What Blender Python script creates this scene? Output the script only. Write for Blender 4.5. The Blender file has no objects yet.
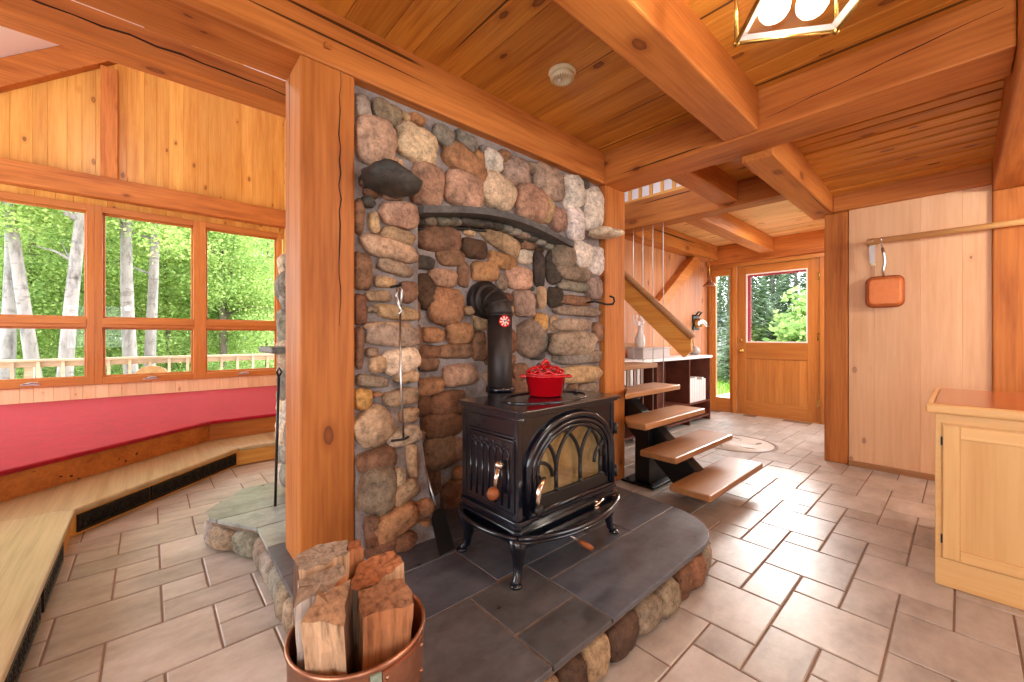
import bpy, math, random
from mathutils import Vector, Matrix, noise as mnoise
random.seed(7)
SC = bpy.context.scene
COL = SC.collection
PI = math.pi

# ------------------------------------------------------------------ colour
def lin(c):
    c = c/255.0
    return c/12.92 if c <= .04045 else ((c+.055)/1.055)**2.4
def rgb(r, g, b, k=1.0):
    return (min(1,lin(r)*k), min(1,lin(g)*k), min(1,lin(b)*k), 1)

# ------------------------------------------------------------------ materials
class NT:
    def __init__(s, name):
        s.m = bpy.data.materials.new(name); s.m.use_nodes = True
        s.t = s.m.node_tree; s.n = s.t.nodes; s.n.clear()
        s.out = s.n.new('ShaderNodeOutputMaterial')
        s.b = s.n.new('ShaderNodeBsdfPrincipled')
        s.t.links.new(s.b.outputs[0], s.out.inputs[0])
    def N(s, typ, **k):
        n = s.n.new(typ)
        for a, v in k.items():
            setattr(n, a, v)
        return n
    def L(s, a, b): s.t.links.new(a, b)
    def S(s, n, **k):
        for a, v in k.items(): n.inputs[a.replace('_', ' ')].default_value = v
    def ramp(s, fac, stops):
        r = s.N('ShaderNodeValToRGB'); e = r.color_ramp.elements
        while len(e) < len(stops): e.new(.5)
        for i, (p, c) in enumerate(stops):
            e[i].position = p; e[i].color = c if len(c) == 4 else (*c, 1)
        s.L(fac, r.inputs[0]); return r.outputs[0]
    def mix(s, a, b, fac, mode='MIX'):
        m = s.N('ShaderNodeMix', data_type='RGBA', blend_type=mode)
        for v, i in ((fac, 0), (a, 6), (b, 7)):
            if hasattr(v, 'is_linked'): s.L(v, m.inputs[i])
            else: m.inputs[i].default_value = v
        return m.outputs[2]
    def math(s, op, a, b=0.0):
        m = s.N('ShaderNodeMath', operation=op)
        for v, i in ((a, 0), (b, 1)):
            if hasattr(v, 'is_linked'): s.L(v, m.inputs[i])
            else: m.inputs[i].default_value = v
        return m.outputs[0]
    def noise(s, vec, scale, detail=3, rough=.55):
        n = s.N('ShaderNodeTexNoise'); n.inputs['Scale'].default_value = scale
        n.inputs['Detail'].default_value = detail; n.inputs['Roughness'].default_value = rough
        if vec is not None: s.L(vec, n.inputs['Vector'])
        return n.outputs[0]
    def bump(s, h, strength=.2, dist=.01):
        b = s.N('ShaderNodeBump'); b.inputs['Strength'].default_value = strength; b.inputs['Distance'].default_value = dist
        s.L(h, b.inputs['Height']); s.L(b.outputs[0], s.b.inputs['Normal'])
    def obj(s): return s.N('ShaderNodeTexCoord').outputs['Object']
    def tone(s):
        a = s.N('ShaderNodeAttribute'); a.attribute_name = 'tone'; return a
    def scaled(s, vec, sc):
        m = s.N('ShaderNodeMapping'); m.inputs['Scale'].default_value = sc; s.L(vec, m.inputs[0]); return m.outputs[0]

def plain(name, col, rough=.5, metal=0, bumps=0, bscale=40, var=.0, coat=0):
    t = NT(name); t.S(t.b, Roughness=rough, Metallic=metal)
    t.b.inputs['Coat Weight'].default_value = coat
    o = t.obj()
    n = t.noise(o, bscale, 4)
    if var:
        lo = tuple(c*(1-var) for c in col[:3]); hi = tuple(min(1, c*(1+var)) for c in col[:3])
        t.L(t.ramp(n, [(.3, lo), (.7, hi)]), t.b.inputs['Base Color'])
    else: t.b.inputs['Base Color'].default_value = col
    if bumps: t.bump(n, bumps, .005)
    return t.m

def wood(name, base, dark, axis='x', rough=.5, knots=0.0, tonevar=.5, knotcol=None, checks=0.0, streak=1.0, coat=0.0, knot_scale=4.2):
    t = NT(name); t.S(t.b, Roughness=rough); t.b.inputs['Specular IOR Level'].default_value = .28; t.b.inputs['Coat Weight'].default_value = coat; t.b.inputs['Coat Roughness'].default_value = .25
    o = t.obj(); a = t.tone()
    off = t.N('ShaderNodeVectorMath', operation='MULTIPLY_ADD'); t.L(a.outputs['Color'], off.inputs[0])
    off.inputs[1].default_value = (13, 17, 9); t.L(o, off.inputs[2]); v = off.outputs[0]
    def ax(along, across):
        return tuple(along if c == axis else across for c in 'xyz')
    n1 = t.noise(t.scaled(v, ax(.9, 9*streak)), 1.0, 4, .6)
    n2 = t.noise(t.scaled(v, ax(2.5, 75*streak)), 1.0, 2, .5)
    mid = tuple((base[i]*.62+dark[i]*.38) for i in range(3))
    c1 = t.ramp(n1, [(.30, dark), (.48, mid), (.68, base)])
    c = t.mix(c1, t.ramp(n2, [(.35, dark), (.6, base)]), .28)
    # tone per board
    tv = t.N('ShaderNodeSeparateColor'); t.L(a.outputs['Color'], tv.inputs[0])
    mul = t.math('ADD', t.math('MULTIPLY', tv.outputs[0], tonevar), 1-tonevar*.5)
    comb = t.N('ShaderNodeCombineColor'); t.L(mul, comb.inputs[0]); t.L(t.math('POWER', mul, 1.25), comb.inputs[1]); t.L(t.math('POWER', mul, 1.5), comb.inputs[2])
    c = t.mix(c, comb.outputs[0], 1.0, 'MULTIPLY')
    if knots:
        vo = t.N('ShaderNodeTexVoronoi'); vo.inputs['Scale'].default_value = knot_scale
        t.L(t.scaled(v, ax(.75, 1.5)), vo.inputs['Vector'])
        sep = t.N('ShaderNodeSeparateColor'); t.L(vo.outputs['Color'], sep.inputs[0])
        sel = t.math('LESS_THAN', sep.outputs[0], knots)
        k1 = t.math('MULTIPLY', t.math('LESS_THAN', t.math('ADD', vo.outputs['Distance'], t.math('MULTIPLY', t.noise(v, 40, 2), .05)), .15), sel)
        halo = t.math('MULTIPLY', t.ramp(vo.outputs['Distance'], [(.12, (1, 1, 1)), (.26, (0, 0, 0))]), sel)
        kc = knotcol or tuple(x*.3 for x in dark[:3])+(1,)
        c = t.mix(c, dark, t.math('MULTIPLY', halo, .6))
        c = t.mix(c, kc, t.math('MULTIPLY', k1, t.ramp(vo.outputs['Distance'], [(.03, (.35,)*3), (.13, (.85,)*3)])))
    if checks:
        nc = t.noise(t.scaled(v, ax(.45, 34)), 1.0, 0, .4)
        line = t.ramp(nc, [(.80, (0, 0, 0)), (.815, (1, 1, 1))])
        c = t.mix(c, tuple(x*.12 for x in dark[:3])+(1,), t.math('MULTIPLY', line, .9))
    t.L(c, t.b.inputs['Base Color'])
    t.bump(n2, .08, .004)
    return t.m

def stone_mat(name, rough=.85, grain=30, contrast=.55, bump=.7, spec=.3):
    t = NT(name); t.S(t.b, Roughness=rough); t.b.inputs['Specular IOR Level'].default_value = spec
    o = t.obj(); a = t.tone()
    n = t.noise(o, grain, 6, .72); n2 = t.noise(o, 7, 4, .65); n3 = t.noise(o, grain*4, 3, .6)
    c = t.mix(a.outputs['Color'], t.ramp(n, [(.27, (1-contrast*1.15,)*3), (.5, (.98, .98, .98)), (.74, (1+contrast*.8,)*3)]), 1.0, 'MULTIPLY')
    c = t.mix(c, t.ramp(n2, [(.30, (.56, .52, .49)), (.48, (.95, .93, .9)), (.66, (1.28, 1.25, 1.2))]), .95, 'MULTIPLY')
    c = t.mix(c, t.ramp(n3, [(.30, (.55, .52, .5)), (.45, (1, 1, 1))]), .55, 'MULTIPLY')
    t.L(c, t.b.inputs['Base Color'])
    t.bump(t.math('ADD', n, t.math('MULTIPLY', n2, .8)), bump, .012)
    return t.m

def glass_mat(name, rough=.02, tint=(1, 1, 1, 1), refl=.06):
    t = NT(name); t.n.remove(t.b)
    tr = t.N('ShaderNodeBsdfTransparent'); tr.inputs[0].default_value = tint
    gl = t.N('ShaderNodeBsdfGlossy'); gl.inputs['Roughness'].default_value = rough
    lw = t.N('ShaderNodeLayerWeight'); lw.inputs[0].default_value = .25
    mx = t.N('ShaderNodeMixShader')
    t.L(t.math('ADD', t.math('MULTIPLY', lw.outputs['Fresnel'], .3), refl*.1), mx.inputs[0])
    t.L(tr.outputs[0], mx.inputs[1]); t.L(gl.outputs[0], mx.inputs[2]); t.L(mx.outputs[0], t.out.inputs[0])
    return t.m

def emit_mat(name, col, strength):
    t = NT(name); t.b.inputs['Base Color'].default_value = col
    t.b.inputs['Emission Color'].default_value = col; t.b.inputs['Emission Strength'].default_value = strength
    return t.m

def leaf_mat(name, c1, c2):
    t = NT(name); t.n.remove(t.b)
    a = t.tone(); sep = t.N('ShaderNodeSeparateColor'); t.L(a.outputs['Color'], sep.inputs[0])
    c = t.ramp(sep.outputs[0], [(0, c1), (1, c2)])
    d = t.N('ShaderNodeBsdfDiffuse'); tl = t.N('ShaderNodeBsdfTranslucent'); t.L(c, d.inputs[0]); t.L(c, tl.inputs[0])
    mx = t.N('ShaderNodeMixShader'); mx.inputs[0].default_value = .5
    t.L(d.outputs[0], mx.inputs[1]); t.L(tl.outputs[0], mx.inputs[2]); t.L(mx.outputs[0], t.out.inputs[0])
    return t.m

def slate_mat(name):
    t = NT(name); o = t.obj(); a = t.tone()
    n = t.noise(t.scaled(o, (3, 6, 3)), 1.6, 6, .65); n2 = t.noise(o, 22, 4, .6)
    c = t.mix(a.outputs['Color'], t.ramp(n, [(.3, (.55, .5, .48)), (.5, (1, 1, 1)), (.72, (1.35, 1.3, 1.25))]), 1, 'MULTIPLY')
    c = t.mix(c, t.ramp(n2, [(.35, (.8, .75, .7)), (.65, (1.1, 1.08, 1.05))]), .7, 'MULTIPLY')
    t.L(c, t.b.inputs['Base Color']); t.S(t.b, Roughness=.42)
    t.L(t.ramp(n, [(.3, (.27,)*3), (.7, (.40,)*3)]), t.b.inputs['Roughness'])
    t.bump(t.math('ADD', n, t.math('MULTIPLY', n2, .35)), .3, .008); return t.m

def tile_mat(name):
    t = NT(name); o = t.obj(); a = t.tone()
    off = t.N('ShaderNodeVectorMath', operation='MULTIPLY_ADD'); t.L(a.outputs['Color'], off.inputs[0])
    off.inputs[1].default_value = (7, 11, 5); t.L(o, off.inputs[2]); v = off.outputs[0]
    n = t.noise(t.scaled(v, (2.2, 4.5, 1)), 1.6, 5, .6); n2 = t.noise(v, 26, 4, .6)
    c = t.ramp(n, [(.28, rgb(152, 141, 131)), (.5, rgb(179, 168, 157)), (.74, rgb(199, 190, 182))])
    c = t.mix(c, t.ramp(n2, [(.3, (.86, .82, .8)), (.6, (1, 1, 1))]), .6, 'MULTIPLY')
    sep = t.N('ShaderNodeSeparateColor'); t.L(a.outputs['Color'], sep.inputs[0])
    tv = t.math('ADD', t.math('MULTIPLY', sep.outputs[0], .22), .86)
    cc = t.N('ShaderNodeCombineColor')
    for i in range(3): t.L(tv, cc.inputs[i])
    c = t.mix(c, cc.outputs[0], 1, 'MULTIPLY')
    t.L(c, t.b.inputs['Base Color']); t.S(t.b, Roughness=.36)
    t.bump(t.math('ADD', n, t.math('MULTIPLY', n2, .4)), .25, .006); return t.m

def carpet_mat(name):
    t = NT(name); o = t.obj(); n = t.noise(o, 220, 2); n2 = t.noise(o, 14, 4)
    c = t.mix(t.ramp(n, [(.3, rgb(138, 6, 22)), (.7, rgb(190, 24, 44))]), t.ramp(n2, [(.3, (.68,)*3), (.7, (1.15,)*3)]), .8, 'MULTIPLY')
    t.L(c, t.b.inputs['Base Color']); t.S(t.b, Roughness=1.0); t.b.inputs['Sheen Weight'].default_value = .4
    t.b.inputs['Sheen Tint'].default_value = rgb(255, 170, 175)
    t.b.inputs['Specular IOR Level'].default_value = .05
    t.bump(n, .8, .01); return t.m

FIRb, FIRd = rgb(204, 129, 63), rgb(147, 77, 29)
M = {}
for ax in 'xyz':
    M['fir_'+ax] = wood('fir_timber_'+ax, FIRb, FIRd, ax, .5, .38, .3, rgb(104, 54, 30), 1.0, .8, knot_scale=3.6)
    M['pine_'+ax] = wood('honey_pine_'+ax, rgb(226, 172, 88), rgb(194, 128, 50), ax, .42, .85, .22, rgb(104, 52, 22), 0, 1.0, .15)
    M['pale_'+ax] = wood('pale_pine_'+ax, rgb(232, 192, 152), rgb(214, 166, 124), ax, .5, .36, .12, rgb(150, 104, 92), 0, .7, knot_scale=5.5)
    M['oak_'+ax] = wood('oak_'+ax, rgb(176, 126, 82), rgb(140, 94, 56), ax, .35, 0, .3, None, 0, 1.3, .25)
    M['maple_'+ax] = wood('light_maple_'+ax, rgb(234, 190, 128), rgb(218, 166, 102), ax, .32, 0, .15, None, 0, 1.1, .3)
M['hallpine'] = wood('hall_pine', rgb(206, 146, 104), rgb(178, 112, 72), 'z', .5, .5, .2, rgb(104, 56, 36), 0, .9)
M['ceil'] = wood('ceiling_pine', rgb(214, 150, 62), rgb(162, 92, 28), 'y', .4, .85, .30, rgb(84, 40, 16), .5, 1.0, .2)
M['ceil_hall'] = wood('hall_ceiling_pine', rgb(236, 192, 130), rgb(206, 148, 88), 'y', .4, .7, .3, rgb(120, 66, 30), .4, 1.0, .2)
M['door'] = wood('door_fir', rgb(196, 132, 66), rgb(162, 94, 40), 'z', .38, 0, .25, None, 0, 1.2, .25)
M['door_y'] = wood('door_fir_rail', rgb(196, 132, 66), rgb(162, 94, 40), 'y', .38, 0, .25, None, 0, 1.2, .25)
M['winframe'] = wood('window_fir_x', rgb(192, 122, 58), rgb(160, 90, 36), 'x', .4, 0, .2, None, 0, 1.1, .2)
M['winframe_z'] = wood('window_fir_z', rgb(192, 122, 58), rgb(160, 90, 36), 'z', .4, 0, .2, None, 0, 1.1, .2)
M['bench'] = wood('step_oak', rgb(190, 168, 130), rgb(154, 128, 90), 'y', .3, 0, .25, None, 0, 1.6, .4)
M['stone'] = stone_mat('field_stone')
M['ledge'] = stone_mat('ledge_stone', .55, 30, .5, .6, .5)
M['mortar'] = stone_mat('mortar', .95, 60, .25, .35, .1)
M['slate'] = slate_mat('hearth_slate')
M['tile'] = tile_mat('floor_tile')
M['grout'] = plain('grout', rgb(138, 112, 96), .9, 0, .2, 80, .15)
M['carpet'] = carpet_mat('red_carpet')
M['iron'] = plain('blue_black_enamel', rgb(13, 17, 28), .22, .0, .03, 120, .1, .4)
M['iron_r'] = plain('cast_iron', rgb(26, 23, 23), .42, .2, .1, 90, .15)
M['steelblack'] = plain('black_steel', rgb(22, 22, 24), .4, .3, .05, 60, .1)
M['pipe'] = plain('stove_pipe_black', rgb(48, 42, 40), .45, .3, .06, 50, .25)
M['grille'] = plain('grille_black', rgb(18, 18, 20), .45, .3, .1, 70)
M['chrome'] = plain('polished_nickel', rgb(220, 200, 180), .18, 1.0)
M['steel'] = plain('brushed_steel', rgb(190, 190, 190), .28, 1.0)
M['wknob'] = wood('knob_wood', rgb(160, 92, 50), rgb(110, 58, 30), 'z', .35)
M['red'] = plain('red_enamel', rgb(196, 8, 24), .14, 0, 0, 40, 0, .8)
M['white'] = plain('white_paint', rgb(236, 232, 230), .5, 0, .02, 30, .03)
M['plaster'] = plain('white_plaster', rgb(232, 228, 232), .9, 0, .05, 60, .02)
M['cream'] = plain('cream_plastic', rgb(222, 216, 180), .45, 0, 0, 40, .03)
M['copper'] = plain('aged_copper', rgb(176, 126, 100), .34, .85, .08, 14, .3)
M['coppern'] = plain('copper_enamel_pan', rgb(208, 120, 62), .35, .35, .02, 30, .08)
M['patina'] = plain('green_patina', rgb(150, 168, 150), .7, .3, .1, 60, .25)
M['brass'] = plain('brass', rgb(206, 168, 92), .25, 1.0)
M['glass'] = glass_mat('window_glass')
M['soot'] = glass_mat('stove_glass', .05, rgb(254, 250, 244), .2)
M['firebrick'] = plain('firebrick', rgb(250, 226, 184), .9, 0, .2, 20, .2)
M['cable'] = plain('steel_cable', rgb(196, 190, 186), .35, .8)
M['bulb'] = emit_mat('bulb_glow', (1, .86, .62, 1), 22)
M['frost'] = emit_mat('bulb_frosted', (1, .90, .74, 1), 4)
M['endgrain'] = stone_mat('log_end', .85, 40, .3, .35, .2)
M['logs'] = wood('split_log', (1, .92, .84, 1), (.62, .5, .4, 1), 'z', .85, 0, 0.0, None, 0, 1.4)
M['bark'] = stone_mat('trunk_bark', .95, 14, .5, .8, .1)
M['leaf'] = leaf_mat('maple_leaf', rgb(128, 158, 84), rgb(204, 224, 142))
M['leaf2'] = leaf_mat('shade_leaf', rgb(116, 148, 88), rgb(190, 214, 134))
M['needle'] = leaf_mat('conifer_needle', rgb(70, 92, 62), rgb(150, 172, 140))
M['ground'] = plain('forest_ground', rgb(110, 128, 66), 1, 0, .3, 8, .4)
M['grass'] = leaf_mat('grass_blade', rgb(96, 150, 40), rgb(170, 210, 80))
M['deck'] = wood('weathered_deck', rgb(196, 178, 156), rgb(160, 142, 122), 'x', .8, 0, .3)
M['darkwood'] = wood('dark_console_wood', rgb(110, 62, 46), rgb(76, 38, 30), 'x', .4, 0, .3, None, 0, 1, .2)
M['book'] = plain('book_cloth', rgb(226, 218, 212), .8, 0, .05, 60, .06)
M['book2'] = plain('book_cloth_brown', rgb(150, 126, 112), .8, 0, .05, 60, .15)
M['flower'] = plain('white_petal', rgb(240, 232, 236), .7, 0, 0, 40, .05)
M['green'] = plain('stem_green', rgb(104, 120, 84), .6, 0, 0, 40, .2)
M['ceramic'] = plain('white_ceramic', rgb(226, 220, 214), .25, 0, 0, 40, .05, .4)
M['ceramic_g'] = plain('grey_ceramic', rgb(150, 140, 132), .35, 0, 0, 40, .1, .3)
M['gbox'] = plain('grey_wicker_box', rgb(190, 178, 174), .8, 0, .3, 70, .15)
M['shed'] = plain('pale_shed_paint', rgb(196, 200, 206), .7, 0, .02, 30, .04)
M['magenta'] = plain('red_door_trim', rgb(170, 60, 74), .5)
M['gauge'] = plain('gauge_face', rgb(232, 214, 206), .4)
M['medal'] = plain('medallion_inlay', rgb(128, 108, 94), .45, 0, .05, 40, .12)
M['medal_i'] = plain('medallion_field', rgb(206, 192, 180), .4, 0, .05, 30, .1)

# ------------------------------------------------------------------ mesh builder
class B:
    def __init__(s): s.v = []; s.f = []; s.c = []; s.m = []; s.tn = (.5, .5, .5, 1); s.mi = 0; s.sm = []; s.smooth = False
    def tone(s, *t):
        s.tn = (random.random(), random.random(), random.random(), 1) if not t else (*t[:3], 1)
        return s
    def face(s, idx):
        s.f.append(tuple(idx)); s.c.append(s.tn); s.m.append(s.mi); s.sm.append(s.smooth)
    def add(s, verts, faces):
        o = len(s.v); s.v += [tuple(p) for p in verts]
        for f in faces: s.face([i+o for i in f])
    def box(s, x0, x1, y0, y1, z0, z1):
        x0, x1 = sorted((x0, x1)); y0, y1 = sorted((y0, y1)); z0, z1 = sorted((z0, z1))
        s.add([(x0,y0,z0),(x1,y0,z0),(x1,y1,z0),(x0,y1,z0),(x0,y0,z1),(x1,y0,z1),(x1,y1,z1),(x0,y1,z1)],
              [(0,3,2,1),(4,5,6,7),(0,1,5,4),(1,2,6,5),(2,3,7,6),(3,0,4,7)]); return s
    def prism(s, poly, o, e1, e2, e3, l0, l1):
        """polygon (a,b) in plane e1,e2 at origin o, extruded along e3 from l0 to l1"""
        o, e1, e2, e3 = map(Vector, (o, e1, e2, e3)); n = len(poly)
        vs = [o+e1*a+e2*b+e3*l for l in (l0, l1) for a, b in poly]
        area = sum(poly[i][0]*poly[(i+1) % n][1]-poly[(i+1) % n][0]*poly[i][1] for i in range(n))
        flip = (area > 0) != (e1.cross(e2).dot(e3)*(l1-l0) > 0)
        fs = [tuple(range(n-1, -1, -1)), tuple(range(n, 2*n))]+[(i, (i+1) % n, (i+1) % n+n, i+n) for i in range(n)]
        if flip: fs = [tuple(reversed(f)) for f in fs]
        s.add(vs, fs); return s
    def pxy(s, poly, z0, z1): return s.prism(poly, (0,0,0), (1,0,0), (0,1,0), (0,0,1), z0, z1)
    def pxz(s, poly, y0, y1): return s.prism(poly, (0,0,0), (1,0,0), (0,0,1), (0,1,0), y0, y1)
    def pyz(s, poly, x0, x1): return s.prism(poly, (0,0,0), (0,1,0), (0,0,1), (1,0,0), x0, x1)
    def plank(s, o, eu, ev, n, w, l, th=.02, ch=.004):
        s.tone(); s.prism([(0,0),(w,0),(w,th-ch),(w-ch,th),(ch,th),(0,th-ch)], o, eu, n, ev, 0, l)
    def tube(s, pts, r, seg=8, caps=True, closed=False):
        pts = [Vector(p) for p in pts]; n = len(pts); rs = r if isinstance(r, (list, tuple)) else [r]*n
        rings = []; up = None
        for i, p in enumerate(pts):
            if closed: d = pts[(i+1) % n]-pts[i-1]
            else: d = pts[min(i+1, n-1)]-pts[max(i-1, 0)]
            d.normalize()
            if up is None:
                up = Vector((0,0,1)) if abs(d.z) < .9 else Vector((1,0,0))
            a = d.cross(up)
            if a.length < 1e-4: a = d.cross(Vector((0,1,0)))
            a.normalize(); b = a.cross(d); up = b
            rings.append([p+(a*math.cos(2*PI*k/seg)+b*math.sin(2*PI*k/seg))*rs[i] for k in range(seg)])
        vs = [q for R in rings for q in R]; fs = []
        m = n if closed else n-1
        for i in range(m):
            j = (i+1) % n
            for k in range(seg):
                k2 = (k+1) % seg
                fs.append((i*seg+k, j*seg+k, j*seg+k2, i*seg+k2))
        if caps and not closed:
            fs.append(tuple(range(seg))); fs.append(tuple(reversed(range((n-1)*seg, n*seg))))
        old = s.smooth; s.smooth = True; s.add(vs, fs); s.smooth = old; return s
    def lathe(s, prof, c, seg=24, axis='z', close=False):
        cx, cy, cz = c; vs = []; n = len(prof)
        for r, h in prof:
            for k in range(seg):
                a = 2*PI*k/seg; p, q = r*math.cos(a), r*math.sin(a)
                vs.append({'z': (cx+p, cy+q, cz+h), 'x': (cx+h, cy+p, cz+q), 'y': (cx+q, cy+h, cz+p)}[axis])
        fs = []
        for i in range(n-1 if not close else n):
            j = (i+1) % n
            for k in range(seg):
                k2 = (k+1) % seg; fs.append((i*seg+k, i*seg+k2, j*seg+k2, j*seg+k))
        if not close:
            if prof[0][0] > 1e-5: fs.append(tuple(reversed(range(seg))))
            if prof[-1][0] > 1e-5: fs.append(tuple(range((n-1)*seg, n*seg)))
        old = s.smooth; s.smooth = True; s.add(vs, fs); s.smooth = old; return s
    def ball(s, c, r, seg=12, sc=(1,1,1)):
        n = seg//2; prof = [(max(1e-6, math.sin(PI*i/n)), -math.cos(PI*i/n)) for i in range(n+1)]
        k0 = len(s.v); s.lathe(prof, (0,0,0), seg)
        for i in range(k0, len(s.v)):
            x, y, z = s.v[i]; s.v[i] = (c[0]+x*r*sc[0], c[1]+y*r*sc[1], c[2]+z*r*sc[2])
        return s
    def lump(s, c, ex, ey, ez, hw, hh, hd, seed, n=10, power=2.6, rough=.10):
        """rounded field stone: superellipsoid in frame ex (width), ey (height), ez (outward)"""
        c, ex, ey, ez = map(Vector, (c, ex, ey, ez)); vs = []; rings = n//2+4; segs = n+10
        off = Vector((seed*3.17 % 50, seed*1.73 % 40, seed*.91 % 30))
        for i in range(rings+1):
            ph = -PI/2+PI*i/rings
            for k in range(segs):
                th = 2*PI*k/segs
                d = Vector((math.cos(ph)*math.cos(th), math.cos(ph)*math.sin(th), math.sin(ph)))
                pw = power+1.2*mnoise.noise(off*1.3)
                q = (abs(d.x)**pw+abs(d.y)**pw+abs(d.z)**3.2)**(-1/pw)
                w = 1+rough*1.5*mnoise.noise(d*1.4+off)+rough*.8*mnoise.noise(d*3.1+off)+rough*.45*mnoise.noise(d*7+off)
                d = d*q*w
                sk = .12*mnoise.noise(off+Vector((5,1,2)))
                vs.append(c+ex*(d.x+sk*d.y)*hw+ey*d.y*hh*(1+.15*d.x*mnoise.noise(off))+ez*d.z*hd)
        fs = []
        for i in range(rings):
            for k in range(segs):
                k2 = (k+1) % segs; fs.append((i*segs+k, i*segs+k2, (i+1)*segs+k2, (i+1)*segs+k))
        old = s.smooth; s.smooth = True; s.add(vs, fs); s.smooth = old; return s
    def build(s, name, mat, parent=None, bevel=0, kind=None, origin=None, seg=2):
        me = bpy.data.meshes.new(name)
        mats = mat if isinstance(mat, (list, tuple)) else [mat]
        if origin is None:
            if parent is not None: origin = Vector(parent['_o'])
            else:
                xs, ys, zs = zip(*s.v); origin = Vector(((min(xs)+max(xs))/2, (min(ys)+max(ys))/2, min(zs)))
        origin = Vector(origin)
        me.from_pydata([tuple(Vector(p)-origin) for p in s.v], [], s.f)
        for m in mats: me.materials.append(m)
        ca = me.color_attributes.new('tone', 'FLOAT_COLOR', 'CORNER')
        buf = []
        for f, c in zip(s.f, s.c): buf += list(c)*len(f)
        ca.data.foreach_set('color', buf)
        me.polygons.foreach_set('material_index', s.m)
        me.polygons.foreach_set('use_smooth', s.sm)
        me.update()
        o = bpy.data.objects.new(name, me); COL.objects.link(o)
        if parent is not None:
            o.parent = parent; o.location = origin-Vector(parent['_o'])
        else: o.location = origin
        o['_o'] = tuple(origin)
        if bevel:
            b = o.modifiers.new('bevel', 'BEVEL'); b.width = bevel; b.segments = seg; b.limit_method = 'ANGLE'; b.angle_limit = .7
        if kind: o['kind'] = kind
        return o

def thing(name, label, cat, loc, group=None, kind=None):
    o = bpy.data.objects.new(name, None); COL.objects.link(o); o.location = loc; o.empty_display_size = .1
    o['_o'] = tuple(loc); o['label'] = label; o['category'] = cat
    if group: o['group'] = group
    if kind: o['kind'] = kind
    return o
def tag(o, label, cat, group=None, kind=None):
    o['label'] = label; o['category'] = cat
    if group: o['group'] = group
    if kind: o['kind'] = kind
    return o
def dup(root, loc, label=None, group=None, rz=0, sc=1):
    r = root.copy(); COL.objects.link(r); r.location = loc; r.rotation_euler = (0, 0, rz); r.scale = (sc, sc, sc)
    if label: r['label'] = label
    if group: r['group'] = group
    for ch in root.children:
        c = ch.copy(); COL.objects.link(c); c.parent = r
        for g in ch.children:
            d = g.copy(); COL.objects.link(d); d.parent = c
    return r
def arc(cx, cy, r, a0, a1, n, ry=None):
    ry = ry or r
    return [(cx+r*math.cos(math.radians(a0+(a1-a0)*i/n)), cy+ry*math.sin(math.radians(a0+(a1-a0)*i/n))) for i in range(n+1)]

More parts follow.
